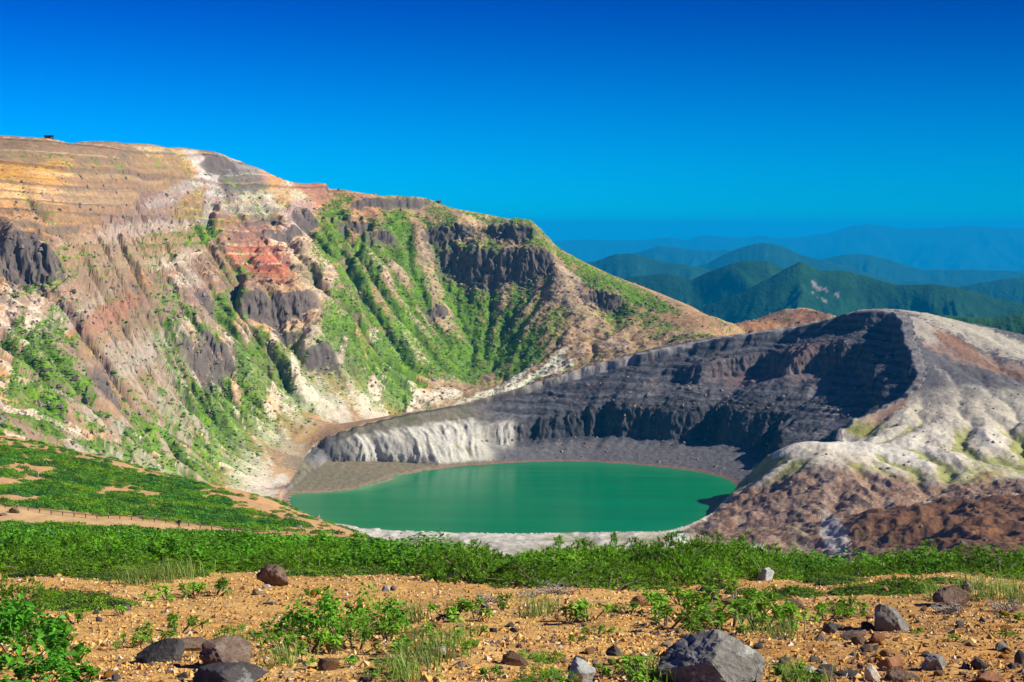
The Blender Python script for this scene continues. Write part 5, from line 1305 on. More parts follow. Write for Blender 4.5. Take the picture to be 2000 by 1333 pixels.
rock(1730, 1160, 18, 15, 'red', 95, 'rust red stone at the edge of the cushion plants', .9, 10, 3, name='stone', cat='stone')
rock(1890, 1158, 30, 22, 'brown', 96, 'brown stone behind the reddish wedge of rock', .9, 40, 3)
rock(1000, 1295, 24, 24, 'brown', 97, 'upright brown stone left of the small pine', .7, 0, 3)
rock(1960, 1272, 34, 22, 'grey', 98, 'greenish grey stone at the right edge', .7, 30, 3)
rock(875, 1215, 60, 14, 'brown', 99, 'low brown ledge of rubble between the leafy shrub and the pines', .5, 4, 3, rough=.2)
rock(1995, 1300, 26, 30, 'dark', 991, 'dark stone cut off by the right edge', .8, 0, 3)
rock(355, 1325, 24, 12, 'dark', 992, 'small dark stone left of the rounded brown boulder', .8, 0, 3)
# rocks on the slope by the path
for i, (a, b, w, h, m_, lab) in enumerate([(24,1003,26,12,'brown','brown rock pile beside the path at the left edge'),(6,1008,16,7,'brown','smaller brown rock at the left end of the path'),(136,1026,20,6,'red','flat rusty rock lying on the path'),
        (622,1014,11,8,'grey','grey rock on the bare slope above the thicket'),(587,1032,9,7,'grey','grey rock lower left on the bare slope'),(630,1024,6,4,'grey','tiny grey rock right on the bare slope'),(560,1043,8,5,'brown','brown rock near the lower end of the fence'),
        (72,933,12,8,'grey','grey boulder among the shrubs of the left slope'),(140,948,20,6,'pale','pale patch of rock among the shrubs of the left slope'),(300,1040,9,6,'brown','brown rock on the lower edge of the path')]):
    rock(a, b, w, h, m_, 700 + i, lab, .8, 20 * i, 3, name='slope_rock')

# ------------------------------------------------------------------ loose stones: the largest as things, the gravel as one mass
stone_me = []
M_stone = [mat_rock('loose_stone', (0.14, 0.085, 0.055), (0.26, 0.165, 0.10), (0.30, 0.25, 0.20), .2, 30, .45), mat_rock('loose_stone', (0.36, 0.25, 0.14), (0.48, 0.36, 0.22), (0.25, 0.18, 0.12), .2, 30, .3),
           mat_rock('loose_stone', (0.07, 0.062, 0.06), (0.15, 0.135, 0.125), (0.3, 0.3, 0.28), .2, 30, .4), mat_rock('loose_stone', (0.27, 0.13, 0.06), (0.38, 0.2, 0.09), (0.3, 0.25, 0.2), .15, 30, .4)]
for i in range(8): stone_me.append(rock_mesh('stone', 900 + i, 2, (1, .8, .62), M_stone[i % 4], rough=.12))
r_ = np.random.default_rng(31)
cnt = 0
SL = {0: 'loose dark brown stone among the gravel', 1: 'loose sandy tan stone among the gravel', 2: 'loose charcoal grey stone among the gravel', 3: 'loose rusty orange stone among the gravel'}
while cnt < 300:
    px_, py_ = r_.uniform(0, 2000), r_.uniform(1135, 1333)
    if py_ < 1150 and r_.random() < .6: continue
    if px_ < 140 and py_ > 1200: continue
    if px_ > 1500 and r_.random() < .0: continue
    g = hit_near(px_, py_, 4, 30)
    right_ = px_ > 1500 and py_ > 1200
    sz = r_.gamma(1.8, 0.013) + 0.02
    sz = min(sz, .12) * (1.2 if right_ else 1)
    k_ = int(r_.choice([0, 1, 2, 3], p=[.4, .12, .25, .23] if (right_ or py_ > 1240) else [.25, .35, .2, .2]))
    o = link('stone', stone_me[k_ + 4 * int(r_.integers(2))])
    o.location = (g.x, g.y, g.z + sz * .12); o.scale = (sz, sz, sz); o.rotation_euler = (r_.normal(0, .3), r_.normal(0, .3), r_.uniform(0, 6.28))
    tag(o, SL[k_], 'stone', 'loose %s stones' % ('brown', 'tan', 'grey', 'orange')[k_]); cnt += 1
NG = 52000
gd = np.exp(r_.uniform(math.log(5.4), math.log(21), NG)); gpx = r_.uniform(-60, 2060, NG); so = r_.random(NG) < .14; gpx = np.where(so, np.where(r_.random(NG) < .5, r_.uniform(-1300, -60, NG), r_.uniform(2060, 3300, NG)), gpx)
gx = (gpx - 1000) / F * gd; gz = znear(gx, gd)
gs = (0.0035 + r_.gamma(1.4, 0.0030, NG)) * (0.75 + gd / 24); gs = np.minimum(gs, 0.028)
oc = np.array([[1, 0, 0], [0, 1, 0], [-1, 0, 0], [0, -1, 0], [0, 0, 1], [0, 0, -1.]]); of = np.array([[0, 1, 4], [1, 2, 4], [2, 3, 4], [3, 0, 4], [1, 0, 5], [2, 1, 5], [3, 2, 5], [0, 3, 5]])
gv = oc[None] * gs[:, None, None] * r_.uniform(.6, 1.35, (NG, 6, 1)) * np.array([1, 1, .75]) + r_.normal(0, .22, (NG, 6, 3)) * gs[:, None, None]
an = r_.uniform(0, 6.28, NG); ca, sa = np.cos(an)[:, None], np.sin(an)[:, None]
gv = np.stack([gv[..., 0] * ca - gv[..., 1] * sa, gv[..., 0] * sa + gv[..., 1] * ca, gv[..., 2]], -1) + np.stack([gx, gd, gz + gs * .15], -1)[:, None]
pal = np.array([(0.60, 0.37, 0.12), (0.64, 0.44, 0.18), (0.52, 0.28, 0.07), (0.34, 0.18, 0.075), (0.21, 0.125, 0.08), (0.13, 0.105, 0.09), (0.58, 0.51, 0.40), (0.48, 0.24, 0.075)])
wr = sstep(1300, 1750, gpx) * sstep(11, 8.5, gd)
pk = r_.random(NG); base_p = np.array([.26, .22, .18, .10, .08, .06, .05, .05]).cumsum(); dark_p = np.array([.10, .06, .24, .22, .15, .08, .03, .12]).cumsum()
ki = np.where(r_.random(NG) < np.maximum(wr, 0.25 * sstep(9, 6.5, gd)), np.searchsorted(dark_p, pk), np.searchsorted(base_p, pk)).clip(0, 7)
gc = pal[ki] * r_.uniform(.8, 1.15, (NG, 1))
me = mesh_np('gravel', gv.reshape(-1, 3), (of[None] + np.arange(NG)[:, None, None] * 6).reshape(-1, 3), False, np.repeat(gc, 6, 0), mat_terrain('gravel_stone', 60, 20, .3, .004, .2))
tag(link('gravel', me), 'coarse sandy orange gravel covering the foreground', 'gravel', kind='stuff')

# ------------------------------------------------------------------ plants of the foreground
PINE = [pine_meshes(40 + i, .60, .36) for i in range(4)]
LEAFY = [leafy_meshes(60 + i) for i in range(3)]
BIGLEAF = [leafy_meshes(65 + i, .5, .34, 900, .052, (0.03, 0.12, 0.010), (0.10, 0.34, 0.022), 1.3) for i in range(2)]
HERB = [leafy_meshes(70 + i, .16, .09, 150, .017, (0.07, 0.19, 0.012), (0.20, 0.42, 0.03), 2.2) for i in range(3)]
CUSH = [mat_meshes(80 + i) for i in range(3)]
GRASS = [grass_mesh(90 + i) for i in range(3)]
def ground_at(px, d):
    x = (px - 1000) / F * d
    return Vector((x, d, float(znear(np.array([x]), np.array([d]))[0])))
def pine_min(px):   # nearest distance of the thicket, from the gravel's edge in the photograph
    return np.interp(px, [-200, 0, 100, 250, 400, 480, 700, 850, 930, 1000, 1120, 1260, 1350, 1500, 1620, 1760, 1900, 2100], [16.5, 18, 15.5, 16.2, 18, 19, 20, 17.5, 13.8, 13.6, 14.6, 15.2, 16.5, 17.5, 17.5, 16.5, 17, 15])
r_ = np.random.default_rng(5)
pines = []
s_ = 0.62
for d_ in np.arange(13.4, 30, s_):
    for x_ in np.arange(-.36 * d_ - 3, .36 * d_ + 3, s_):
        x, d = x_ + r_.uniform(-.25, .25), d_ + r_.uniform(-.25, .25)
        px_ = 1000 + F * x / d
        if d < pine_min(px_) + .25 + (1.3 * float(fbm(np.array([px_ / 45.]), np.array([0.]), 655, 2)[0]) + .25 if (px_ < 880 or px_ > 1490) else .5 * float(noise(np.array([px_ / 40.]), np.array([0.]), 655)[0])): continue
        if px_ > 900 and d > pine_min(px_) + 7.5: continue
        if 1520 < px_ < 1620 and d < 19: continue
        if px_ < 70 and 16 < d < 19.2: continue
        pines.append((x, d, px_))
pines.sort(key=lambda t: t[1])
ZN = [(-500, 700, 'dwarf pine bush in the green thicket left of the jagged brown rock'), (700, 900, 'dwarf pine bush in the thicket between the jagged rock and the crest pines'), (900, 1490, 'dwarf pine bush in the tall thicket on the crest below the lake'), (1490, 2600, 'dwarf pine bush on the right-hand crest before the brown slope')]
n_pine = 0; rest_pine = []
for (x, d, px_) in pines:
    z = float(znear(np.array([x]), np.array([d]))[0])
    tall = 1.0 + 0.55 * float(noise(np.array([px_ / 75.]), np.array([d / 4.]), 77)[0])
    if px_ > 900: tall *= np.interp(px_, [900, 1000, 1100, 1440, 1500, 1600, 1800, 2000], [.95, .55, .75, 1.2, .8, .7, .95, .65])
    else: tall *= .8
    sc = r_.uniform(.55, 1.15)
    gap = float(fbm(np.array([x / 2.2]), np.array([d / 3.5]), 640, 2)[0])
    if gap < -.42 and (px_ < 900 or px_ > 1480): continue
    if (px_ < 900 or px_ > 1480) and gap > .02 and -40 < px_ < 2040:
        k2 = int(r_.integers(3)); zl = 'left' if px_ < 900 else 'right'
        s2 = sc * r_.uniform(1.1, 1.7)
        place(LEAFY[k2], 'leafy_shrub', (x, d, z - .02), r_.uniform(0, 6.28), (s2, s2, s2 * .85), label='bright low leafy shrub between the pines of the %s-hand thicket' % zl, cat='shrub', group='leafy shrubs in the %s-hand thicket' % zl)
        continue
    item = ((x, d, z - .03), r_.uniform(0, 6.28), (sc, sc, sc * tall))
    if n_pine < 190 and -40 < px_ < 2040:
        lab = next(l for a, b, l in ZN if a <= px_ < b)
        place(PINE[int(r_.integers(4))], 'dwarf_pine', item[0], item[1], item[2], ('foliage', 'branch'), label=lab, cat='shrub', group=lab.replace('bush', 'bushes')); n_pine += 1
    else: rest_pine.append(item)
# single plants
def plant(kind, px, py, s, name, label, parts=('foliage', 'stem'), group=None, d=None, cat='shrub', sz=1.0, i=None):
    g = hit_near(px, py, 3.5, 60) if d is None else ground_at(px, d)
    sc = s * g.y / F
    return place(kind, name, (g.x, g.y, g.z - .005), random.uniform(0, 6.28), (sc, sc, sc * sz), parts, label=label, cat=cat, group=group)
plant(PINE[0], 30, 1192, 150, 'dwarf_pine', 'dark dwarf pine bush at the left edge behind the yellow-green cushion', ('foliage', 'branch'))
plant(PINE[2], 1062, 1345, 120, 'dwarf_pine', 'small pine cut off by the bottom edge beside the pale rock', ('foliage', 'branch'), sz=.8)
plant(PINE[1], 1625, 1196, 70, 'dwarf_pine', 'tiny pine seedling left of the grey triangular rock', ('foliage', 'branch'), sz=.7)
plant(PINE[3], 1775, 1158, 110, 'dwarf_pine', 'dwarf pine sprawling over the cushion plants on the right', ('foliage', 'branch'), sz=.8)
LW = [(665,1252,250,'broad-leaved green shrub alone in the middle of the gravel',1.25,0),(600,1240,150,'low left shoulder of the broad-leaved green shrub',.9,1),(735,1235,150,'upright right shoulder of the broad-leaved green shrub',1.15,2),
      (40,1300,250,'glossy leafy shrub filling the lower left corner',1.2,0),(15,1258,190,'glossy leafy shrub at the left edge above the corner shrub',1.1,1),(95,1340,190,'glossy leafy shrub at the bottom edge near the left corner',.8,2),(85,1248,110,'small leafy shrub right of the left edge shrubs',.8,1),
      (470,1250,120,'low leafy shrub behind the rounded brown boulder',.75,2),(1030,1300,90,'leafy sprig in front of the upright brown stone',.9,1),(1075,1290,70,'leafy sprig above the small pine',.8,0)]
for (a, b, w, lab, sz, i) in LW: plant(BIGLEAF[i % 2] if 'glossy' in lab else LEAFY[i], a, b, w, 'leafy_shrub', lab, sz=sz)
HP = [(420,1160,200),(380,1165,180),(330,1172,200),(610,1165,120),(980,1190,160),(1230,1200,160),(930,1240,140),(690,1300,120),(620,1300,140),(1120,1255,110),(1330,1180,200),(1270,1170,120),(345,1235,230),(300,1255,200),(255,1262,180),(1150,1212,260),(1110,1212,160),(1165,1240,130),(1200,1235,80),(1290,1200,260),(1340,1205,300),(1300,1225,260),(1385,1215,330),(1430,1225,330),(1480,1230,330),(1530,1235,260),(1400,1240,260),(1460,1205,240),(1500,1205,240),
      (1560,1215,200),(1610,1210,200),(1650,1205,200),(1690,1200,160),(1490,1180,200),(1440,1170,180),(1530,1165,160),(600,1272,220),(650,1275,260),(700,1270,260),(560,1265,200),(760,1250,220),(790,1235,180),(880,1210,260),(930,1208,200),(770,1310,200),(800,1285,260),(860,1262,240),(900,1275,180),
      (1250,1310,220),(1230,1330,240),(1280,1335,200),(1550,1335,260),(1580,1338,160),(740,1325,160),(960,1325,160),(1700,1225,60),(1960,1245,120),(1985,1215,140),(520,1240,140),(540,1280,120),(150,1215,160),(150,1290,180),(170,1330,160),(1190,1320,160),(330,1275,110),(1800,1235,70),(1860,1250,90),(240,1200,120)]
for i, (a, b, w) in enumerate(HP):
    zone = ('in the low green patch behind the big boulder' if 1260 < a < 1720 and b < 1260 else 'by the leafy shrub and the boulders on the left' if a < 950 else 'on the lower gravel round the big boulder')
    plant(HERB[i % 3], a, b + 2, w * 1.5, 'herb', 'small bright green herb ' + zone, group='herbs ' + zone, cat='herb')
CUP = [(1325,1128,70),(1372,1140,70),(1412,1152,66),(1452,1162,62),(1495,1170,60),(1540,1166,70),(1585,1166,70),(1560,1158,60),(1650,1140,80),(1620,1130,70),(1700,1155,80),(1660,1158,60),(1760,1152,90),(1800,1156,70),(1740,1160,60),(1850,1140,70),(1900,1150,60),
      (600,1124,80),(650,1124,90),(700,1122,90),(745,1118,70),(560,1112,60),(880,1130,80),(920,1140,60),(845,1122,50),(70,1190,110),(130,1190,120),(190,1186,100),(225,1184,70),(20,1200,90),(110,1170,90),(165,1172,80),(90,1122,80),(140,1128,80),(50,1126,60),(190,1130,70),(230,1132,60),(360,1122,70),(420,1116,60),(300,1126,60),(480,1112,60)]
for i, (a, b, w) in enumerate(CUP):
    zone = ('trailing down from the crest right of the pine thicket' if 1290 < a < 1610 else 'in front of the right-hand crest pines' if a >= 1610 else 'between the jagged rock and the crest' if a > 500 else 'on the left before the thicket')
    plant(CUSH[i % 3], a, b, w * 1.25, 'cushion_plant', 'low moss-green cushion plant ' + zone, ('leaf_layer', 'body'), group='cushion plants ' + zone, cat='plant', sz=.9)
GP = [(760,1112),(785,1110),(810,1112),(835,1114),(860,1116),(740,1114),(280,1140),(310,1138),(330,1134),(260,1142),(350,1130),(370,1126),(860,1290),(820,1300),(790,1318),(830,1275),(880,1265),(800,1330),(1940,1165),(1965,1160),(1990,1168),(1900,1150),(1920,1172),(1985,1180),(1045,1205),(1060,1198),(560,1300),
      (1260,1322),(1290,1335),(1560,1340),(1530,1245),(1470,1238),(820,1215),(780,1205),(1830,1172),(1500,1120),(640,1100),(690,1098),(600,1102),(720,1092),(560,1098)]
for i, (a, b) in enumerate(GP):
    g = hit_near(a, b, 3.5, 60)
    zone = 'on the crest thicket edge' if b < 1145 else 'among the stones'
    zone += ' to the left' if a < 1000 else ' to the right'
    s = np.interp(g.y, [6, 12, 20], [.8, 1.1, 1.9])
    place([GRASS[i % 3]], 'grass_tuft', (g.x, g.y, g.z), random.uniform(-.5, .5), (s, s, s * .95), ('blades',), label='tuft of pale green grass ' + zone, cat='grass tuft', group='grass tufts ' + zone)
# dry branches
def twigs(px, py, w, h, n, label, seed):
    r2 = np.random.default_rng(seed); g = hit_near(px, py, 4, 40); k_ = g.y / F; W, H = w * k_, h * k_
    paths = []
    for i in range(n):
        a = r2.uniform(0, 6.28); e = np.array([math.cos(a) * W * .5, math.sin(a) * W * .3, H * r2.uniform(.2, 1.0)]) * r2.uniform(.6, 1)
        s0 = np.array([r2.normal(0, W * .12), r2.normal(0, W * .08), 0]); m_ = (s0 + e) / 2 + r2.normal(0, W * .09, 3); m_[2] = abs(m_[2])
        paths.append([s0, s0 * .6 + m_ * .4 + r2.normal(0, W * .02, 3), m_, (m_ + e) / 2 + r2.normal(0, W * .04, 3), e])
    v, f = tubes(paths, max(.004, .0035 * k_ * 300), .0015)
    o = link('dead_branch', mesh_np('dead_branch', v, f, True, None, M_dead)); o.location = g
    tag(o, label, 'branch')
twigs(1085, 1160, 110, 26, 34, 'tangle of dead grey branches under the crest pines', 1)
twigs(1035, 1168, 60, 22, 22, 'dead roots at the left end of the crest pines', 2)
twigs(1855, 1198, 80, 24, 60, 'fine dry twigs at the foot of the reddish wedge of rock', 3)
twigs(1965, 1195, 90, 34, 36, 'pale bare branches at the right edge', 4)
twigs(955, 1178, 60, 26, 40, 'dry brown twigs under the leftmost crest pine', 5)
twigs(545, 1275, 36, 22, 5, 'thin dead stick lying left of the herbs', 6)

# ------------------------------------------------------------------ shrubs of the hillside
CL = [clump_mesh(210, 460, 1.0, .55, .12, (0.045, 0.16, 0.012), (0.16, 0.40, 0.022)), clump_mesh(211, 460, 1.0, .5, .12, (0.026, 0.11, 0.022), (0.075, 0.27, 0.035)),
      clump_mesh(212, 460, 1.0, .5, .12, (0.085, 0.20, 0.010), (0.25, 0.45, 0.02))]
r_ = np.random.default_rng(9)
sh = []
for (d0, d1, s_) in ((30, 70, .95), (70, 130, 1.35), (130, 214, 1.7), (238, 440, 1.75)):
    for d_ in np.arange(d0, d1, s_):
        xs = np.arange(-.36 * d_, .02 * d_, s_)
        x = xs + r_.uniform(-.4, .4, len(xs)) * s_; d = d_ + r_.uniform(-.4, .4, len(xs)) * s_
        cw_ = cover_w(x, d)
        pr = np.where(d > 236, cw_, cw_)
        keep = r_.random(len(xs)) < pr * .92 + .05 * (d > 245) * (d < 425)
        a_ = 1000 + F * x / d
        keep &= (a_ > -70) & (a_ < 1010) & ~((d > 207) & (d < 245) & (a_ < 500))
        for i in np.where(keep)[0]:
            iso = cw_[i] < .5
            sh.append((x[i], d[i], s_ * r_.uniform(.55, .95) * (.75 if iso else 1.0), a_[i]))
sh = np.array(sh); shz = znear(sh[:, 0], sh[:, 1])
kn_ = fbm(sh[:, 0] / 14, sh[:, 1] / 14, 610, 3) + r_.normal(0, .16, len(sh))
kd = np.where(kn_ < -.12, 1, np.where(kn_ > .16, 2, 0))
order = np.argsort(-sh[:, 2] / sh[:, 1] * np.where(sh[:, 1] > 238, 3.2, 1))
ind = order[:300]; rest = order[300:]
SHL = {(0, 0): 'mid green shrub in the thicket below the path', (0, 1): 'dark bluish green shrub in the thicket below the path', (0, 2): 'yellow-green shrub in the thicket below the path',
       (1, 0): 'mid green shrub on the slope above the fence', (1, 1): 'dark bluish green shrub on the slope above the fence', (1, 2): 'yellow-green shrub on the slope above the fence'}
first = {}
M_trunk = tubes([[(0, 0, -.05), (.05, 0, .12), (.15, .05, .3)], [(0, 0, -.05), (-.1, .05, .1), (-.3, .1, .25)], [(0, 0, -.05), (.02, -.1, .1), (.1, -.3, .25)]], .04, .015)
TRK = mesh_np('shrub_stem', M_trunk[0], M_trunk[1], True, None, M_bark)
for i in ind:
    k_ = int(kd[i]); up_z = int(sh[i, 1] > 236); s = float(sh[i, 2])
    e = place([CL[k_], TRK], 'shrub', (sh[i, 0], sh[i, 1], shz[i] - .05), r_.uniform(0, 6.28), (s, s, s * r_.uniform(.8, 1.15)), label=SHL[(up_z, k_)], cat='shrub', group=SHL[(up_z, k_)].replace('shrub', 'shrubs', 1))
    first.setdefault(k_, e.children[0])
def scatter(name, src, loc, rot, sc, label, cat):
    """one mass of plants nobody could count: points that carry copies of one plant mesh"""
    me = bpy.data.meshes.new(name); me.vertices.add(len(loc)); me.vertices.foreach_set('co', np.asarray(loc, np.float32).ravel())
    a = me.attributes.new('turn', 'FLOAT_VECTOR', 'POINT'); a.data.foreach_set('vector', np.asarray(rot, np.float32).ravel())
    a = me.attributes.new('size', 'FLOAT_VECTOR', 'POINT'); a.data.foreach_set('vector', np.asarray(sc, np.float32).ravel())
    o = link(name, me)
    ng = bpy.data.node_groups.new(name, 'GeometryNodeTree')
    ng.interface.new_socket('Geometry', in_out='INPUT', socket_type='NodeSocketGeometry'); ng.interface.new_socket('Geometry', in_out='OUTPUT', socket_type='NodeSocketGeometry')
    gi, go = ng.nodes.new('NodeGroupInput'), ng.nodes.new('NodeGroupOutput')
    mp = ng.nodes.new('GeometryNodeMeshToPoints'); ins_ = ng.nodes.new('GeometryNodeInstanceOnPoints'); ob = ng.nodes.new('GeometryNodeObjectInfo')
    ob.inputs['Object'].default_value = src; ob.transform_space = 'ORIGINAL'
    t1_ = ng.nodes.new('GeometryNodeInputNamedAttribute'); t1_.data_type = 'FLOAT_VECTOR'; t1_.inputs[0].default_value = 'turn'
    t2_ = ng.nodes.new('GeometryNodeInputNamedAttribute'); t2_.data_type = 'FLOAT_VECTOR'; t2_.inputs[0].default_value = 'size'
    er = ng.nodes.new('FunctionNodeEulerToRotation')
    ng.links.new(gi.outputs[0], mp.inputs[0]); ng.links.new(mp.outputs[0], ins_.inputs['Points']); ng.links.new(ob.outputs['Geometry'], ins_.inputs['Instance'])
    ng.links.new(t1_.outputs[0], er.inputs[0]); ng.links.new(er.outputs[0], ins_.inputs['Rotation']); ng.links.new(t2_.outputs[0], ins_.inputs['Scale'])
    ng.links.new(ins_.outputs[0], go.inputs[0])
    md = o.modifiers.new('plants', 'NODES'); md.node_group = ng
    return tag(o, label, cat, kind='stuff')
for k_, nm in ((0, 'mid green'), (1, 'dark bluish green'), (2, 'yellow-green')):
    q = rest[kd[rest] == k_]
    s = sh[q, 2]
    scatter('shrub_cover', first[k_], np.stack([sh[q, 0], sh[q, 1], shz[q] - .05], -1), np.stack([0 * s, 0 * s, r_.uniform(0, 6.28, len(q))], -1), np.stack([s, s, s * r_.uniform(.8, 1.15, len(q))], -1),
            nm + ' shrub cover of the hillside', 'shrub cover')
if rest_pine:
    src = next(o for o in col.objects if o.name.startswith('foliage') and o.data == PINE[0][0])
    scatter('pine_cover', src, [t[0] for t in rest_pine], [(0, 0, t[1]) for t in rest_pine], [t[2] for t in rest_pine], 'dwarf pine cover behind the first row of bushes', 'pine cover')

# ------------------------------------------------------------------ tufts and blocks on the mountain and the cone
r_ = np.random.default_rng(12)
def lumps(name, idx, size, flat, colours, mat, label, cat, seed):
    r2 = np.random.default_rng(seed); n = len(idx)
    b = np.array([[1, 0, 0], [.31, .95, 0], [-.81, .59, 0], [-.81, -.59, 0], [.31, -.95, 0], [.45, .3, .8], [-.4, .35, .75], [0, -.45, .85]])
    f = np.array([[0, 1, 5], [1, 2, 6], [1, 6, 5], [2, 3, 6], [3, 4, 7], [3, 7, 6], [4, 0, 7], [0, 5, 7], [5, 6, 7]])
    s = size[:, None, None]
    v = b[None] * s * r2.uniform(.6, 1.3, (n, 8, 1)) * np.array([1, 1, flat])
    an = r2.uniform(0, 6.28, n); ca, sa = np.cos(an)[:, None], np.sin(an)[:, None]
    v = np.stack([v[..., 0] * ca - v[..., 1] * sa, v[..., 0] * sa + v[..., 1] * ca, v[..., 2]], -1) + mverts[idx][:, None] - np.array([0, 0, 1]) * s * .25
    return tag(link(name, mesh_np(name, v.reshape(-1, 3), (f[None] + np.arange(n)[:, None, None] * 8).reshape(-1, 3), False, np.repeat(colours, 8, 0), mat)), label, cat, kind='stuff')
w_ = m_veg * (0.3 + veg); w_ = w_ / w_.sum()
idx = r_.choice(len(mx), 15000, False, w_)
pal2 = np.array([G1, G2, G3, (0.06, 0.17, 0.012), (0.13, 0.25, 0.02)])
M_lump = mat_terrain('mountain_plants', .8, .3, .3, .5, .3)
lumps('mountain_shrub_cover', idx, r_.gamma(2.5, .3, 15000) + .45, .5, pal2[r_.integers(0, 5, 15000)] * r_.uniform(.7, 1.2, (15000, 1)), M_lump, 'low green shrub cover on the mountain and in the bowl', 'shrub cover', 3)
w_ = mm['wm'] * (0.15 + sstep(.3, .7, mm['kn'])) * sstep(280, 200, mz) + 0.5 * ((mm['t'] > .05) & (mm['t'] < .9) & (mm['phi'] > -10)) * .6 + 0.08 * flk * (mz > 15)
w_ = w_ * (np.arange(len(mx)) % MR > 40); w_ = w_ / w_.sum()
idx = r_.choice(len(mx), 9000, False, w_)
cb = np.where(mm['inside'][idx][:, None], np.array([(0.13, 0.11, 0.10)]), np.array([(0.16, 0.13, 0.115)])) * r_.uniform(.5, 1.7, (9000, 1)); cb[r_.random(9000) < .15] = (0.28, 0.19, 0.12)
lumps('scattered_blocks', idx, r_.gamma(2.2, .36, 9000) + .35, 1.0, cb, M_lump, 'fallen lava blocks strewn over the slopes', 'rocks', 4)

# ------------------------------------------------------------------ fences along the path
M_wood = mat_plain('weathered_wood', (0.17, 0.135, 0.11), .85, 12); M_cap = mat_plain('pale_post_cap', (0.55, 0.53, 0.48), .8, 12)
def cyl(p0, p1, r0, k=7):
    p0, p1 = np.array(p0, float), np.array(p1, float)
    v, f = tubes([[p0, p1]], r0, r0, k)
    n = len(v); v = np.vstack([v, p0, p1]); k2 = k
    f3 = [(n, (i + 1) % k2, i, i) for i in range(k2)] + [(n + 1, k2 + i, k2 + (i + 1) % k2, k2 + (i + 1) % k2) for i in range(k2)]
    me = bpy.data.meshes.new('m'); me.from_pydata([tuple(a) for a in v], [], [tuple(a) for a in f] + [tuple(t[:3]) for t in f3]); me.update(); me.materials.append(M_wood)
    return me
def fence(name, pts, label, rail_h, post_h, post_r=.075):
    base = Vector(pts[0]); e = bpy.data.objects.new(name, None); col.objects.link(e); e.location = base; tag(e, label, 'fence')
    tops = []
    pm = cyl((0, 0, -.15), (0, 0, post_h), post_r); pm.name = 'post'
    cm = cyl((0, 0, post_h + .001), (0, 0, post_h + .05), post_r * .97); cm.name = 'cap'; cm.materials.clear(); cm.materials.append(M_cap)
    for p in pts:
        o = link('post', pm, None, e); o.location = Vector(p) - base
        c = link('cap', cm, None, o)
        tops.append(Vector(p) - base + Vector((0, -post_r - .045, rail_h)))
    for a, b in zip(tops[:-1], tops[1:]): link('rail', cyl(a + (b - a) * .012, b - (b - a) * .012, .055), None, e)
def along(px0, px1, n, d0, d1):
    out = []
    for t in np.linspace(0, 1, n):
        d = d0 + (d1 - d0) * t; px = px0 + (px1 - px0) * t; g = ground_at(px, d); out.append((g.x, g.y, g.z))
    return out
fence('path_fence', along(-22, 520, 25, 237.5, 241), 'long low wooden post and rail fence along the far side of the path', .58, .70)
fence('path_fence', along(118, 216, 5, 213, 214), 'short low wooden rail on the near edge of the path', .34, .46)

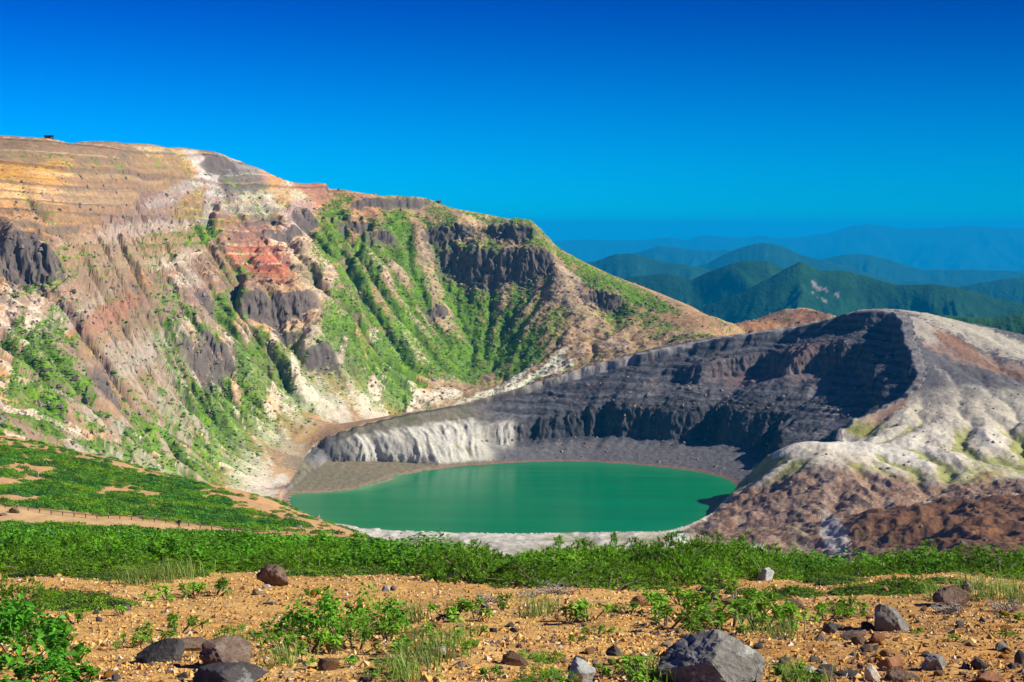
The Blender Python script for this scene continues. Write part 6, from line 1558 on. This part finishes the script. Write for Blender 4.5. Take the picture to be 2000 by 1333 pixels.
# ------------------------------------------------------------------ walker on the path, seen from behind, one hand on the rail
def person(loc, rz, H=1.66):
    J = {'pel': (0, 0, .93), 'spi': (0, .01, 1.15), 'che': (0, .03, 1.36), 'nek': (0, .04, 1.50), 'hed': (0, .06, 1.62), 'top': (0, .055, 1.72),
         'lh': (-.10, 0, .90), 'lk': (-.11, .10, .50), 'la': (-.11, -.02, .09), 'lt': (-.115, .13, .035), 'rh': (.10, 0, .90), 'rk': (.11, .02, .50), 'ra': (.12, .04, .09), 'rt': (.13, .20, .035),
         'ls': (-.185, .03, 1.40), 'le': (-.25, .0, 1.12), 'lw': (-.24, .12, .90), 'lf': (-.235, .16, .82), 'rs': (.185, .03, 1.40), 're': (.31, .16, 1.17), 'rw': (.44, .36, 1.06), 'rf': (.49, .43, 1.05)}
    E = [('pel', 'spi'), ('spi', 'che'), ('che', 'nek'), ('nek', 'hed'), ('hed', 'top'), ('pel', 'lh'), ('lh', 'lk'), ('lk', 'la'), ('la', 'lt'), ('pel', 'rh'), ('rh', 'rk'), ('rk', 'ra'), ('ra', 'rt'),
         ('che', 'ls'), ('ls', 'le'), ('le', 'lw'), ('lw', 'lf'), ('che', 'rs'), ('rs', 're'), ('re', 'rw'), ('rw', 'rf')]
    RD = dict(pel=.15, spi=.135, che=.15, nek=.06, hed=.095, top=.075, lh=.10, lk=.065, la=.045, lt=.04, rh=.10, rk=.065, ra=.045, rt=.04, ls=.07, le=.047, lw=.034, lf=.034, rs=.07, re=.047, rw=.034, rf=.034)
    nm = list(J); me = bpy.data.meshes.new('body')
    me.from_pydata([J[n] for n in nm], [(nm.index(a), nm.index(b)) for a, b in E], []); me.update()
    o = bpy.data.objects.new('body_tmp', me); col.objects.link(o)
    sk = o.modifiers.new('skin', 'SKIN'); sk.use_smooth_shade = True
    for i, n in enumerate(nm):
        sv = me.skin_vertices[0].data[i]; r0 = RD[n]; sv.radius = (r0, r0 * (.75 if n in ('pel', 'spi', 'che') else 1)); sv.use_root = (n == 'pel')
    ss = o.modifiers.new('sub', 'SUBSURF'); ss.levels = 2; ss.render_levels = 2
    dg = bpy.context.evaluated_depsgraph_get(); dg.update()
    bme = bpy.data.meshes.new_from_object(o.evaluated_get(dg)); bpy.data.objects.remove(o)
    mats = [mat_plain('skin', (0.45, 0.28, 0.2), .6), mat_plain('navy_shirt', (0.018, 0.022, 0.045), .9), mat_plain('grey_trousers', (0.11, 0.11, 0.12), .9), mat_plain('pale_shoes', (0.5, 0.5, 0.5), .7), mat_plain('dark_hair', (0.012, 0.01, 0.01), .5)]
    bme.materials.clear()
    for m_ in mats[:4]: bme.materials.append(m_)
    for p in bme.polygons:
        c = p.center; arm = abs(c.x) > .2
        p.material_index = 3 if c.z < .11 else 2 if c.z < .93 and not (arm and c.y > .04) else 0 if (arm and (c.z < 1.13 or c.x > .33)) else 1 if c.z < 1.47 else 0
    e = link('person', bme); e.location = loc; e.rotation_euler = (0, 0, rz); s = H / 1.8; e.scale = (s, s, s)
    hv, hf = ico(3); hv = hv * np.array([.105, .115, .115]) + np.array([0, .045, 1.685]); hv[:, 1] -= .02 * (hv[:, 2] < 1.66)
    keep = ~((hv[hf].mean(1)[:, 1] > .10) & (hv[hf].mean(1)[:, 2] < 1.72)) & (hv[hf].mean(1)[:, 2] > 1.60)
    link('hair', mesh_np('hair', hv, hf[keep], True, None, mats[4]), None, e)
    fc_ = [(-.035, .152, 1.66), (.035, .152, 1.66)]
    for c in fc_: link('eye', mesh_np('eye', ico(1)[0] * .012 + np.array(c), ico(1)[1], True, None, mats[4]), None, e)
    link('nose', mesh_np('nose', ico(1)[0] * np.array([.014, .022, .02]) + np.array((0, .163, 1.63)), ico(1)[1], True, None, mats[0]), None, e)
    for s_ in (-1, 1):
        link('ear', mesh_np('ear', ico(1)[0] * np.array([.012, .022, .032]) + np.array((.1 * s_, .05, 1.65)), ico(1)[1], True, None, mats[0]), None, e)
        hand = np.array([-.235, .16, .82]) if s_ < 0 else np.array([.49, .43, 1.05]); dr0 = np.array([0, .25, -1.]) if s_ < 0 else np.array([.6, .8, -.15]); dr0 /= np.linalg.norm(dr0)
        sd = np.array([0, 1, .25]) if s_ < 0 else np.array([.8, -.6, 0]); pth = []
        for q, ln in zip((-1.5, -.5, .5, 1.5), (.065, .08, .075, .06)): pth.append([hand + sd * q * .017, hand + sd * q * .018 + dr0 * ln * .6, hand + sd * q * .018 + dr0 * ln + np.array([0, 0, -.015])])
        pth.append([hand - dr0 * .03 + sd * .03, hand + sd * .05 + dr0 * .01, hand + sd * .055 + dr0 * .04])
        v, f = tubes(pth, .0095, .007, 5); link('fingers', mesh_np('fingers', v, f, True, None, mats[0]), None, e)
    tag(e, 'person with dark hair in navy shirt walking along the fence, seen from behind', 'person')
gp = ground_at(343, 235.5); person(gp, R(-18))

# ------------------------------------------------------------------ stone hut and marker posts on the summit plateau
def summit(px):
    D = np.linspace(1380, 1620, 500); x = (px - 1000) / F * D; z = zmid(x, D, False)
    i = np.argmin(proj(x, D, z)[1]); return Vector((x[i], D[i], z[i]))
def box(name, c, s, mat, parent):
    bm = bmesh.new(); bmesh.ops.create_cube(bm, size=1); bmesh.ops.scale(bm, vec=s, verts=bm.verts); bmesh.ops.translate(bm, vec=c, verts=bm.verts)
    me = bpy.data.meshes.new(name); bm.to_mesh(me); bm.free(); return link(name, me, mat, parent)
M_hw = mat_plain('dark_stone_wall', (0.045, 0.047, 0.055), .9, 1.5); M_hr = mat_plain('dark_roof', (0.025, 0.028, 0.035), .7, 1.5); M_hd = mat_plain('hut_door', (0.30, 0.29, 0.26), .7, 3); M_hg = mat_plain('hut_window', (0.02, 0.03, 0.05), .15, 3)
s0 = summit(104)
e = bpy.data.objects.new('summit_hut', None); col.objects.link(e); e.location = s0 + Vector((0, -4, -.6)); tag(e, 'small dark stone hut on the summit plateau against the sky', 'hut')
wl_o = box('wall', (0, 0, 1.3), (7.6, 4.2, 2.9), M_hw, e)
rf = box('roof', (0, 0, 2.93), (8.4, 5.0, .34), M_hr, e); box('roof_cap', (0, 0, 3.22), (7.6, 4.4, .22), M_hr, rf)
dd = box('door', (2.6, -2.14, .95), (1.1, .1, 1.9), M_hd, e); box('handle', (2.2, -2.22, 1.0), (.08, .08, .2), M_hr, dd)
for wx in (-2.6, -.9, .8): wi = box('window', (wx, -2.13, 1.6), (.9, .1, .7), M_hg, e); box('sill', (wx, -2.2, 1.2), (1.0, .16, .08), M_hw, wi)
for i, (a, h, lab) in enumerate([(18, 2.4, 'leftmost marker post on the summit skyline'), (40, 2.0, 'second marker post from the left on the summit skyline'), (150, 1.6, 'marker post right of the summit hut')]):
    p = summit(a); v, f = tubes([[(0, 0, -.5), (0, 0, h)]], .22, .18, 6); o = link('marker_post', mesh_np('marker_post', v, f, True, None, M_wood)); o.location = p; tag(o, lab, 'post')
s1 = summit(0)
for i, (a, w, lab) in enumerate([(856, 5.5, 'dark knob of rock on the green skyline ridge')]):
    D = np.linspace(1800, 2000, 300); x = (a - 1000) / F * D; z = zmid(x, D, False); j = np.argmin(proj(x, D, z)[1])
    o = link('rock_outcrop', rock_mesh('rock_outcrop', 77, 3, (w * 1.5, w, 4.5), M_r['dark'])); o.location = (x[j], D[j], z[j] + .8); tag(o, lab, 'rock')
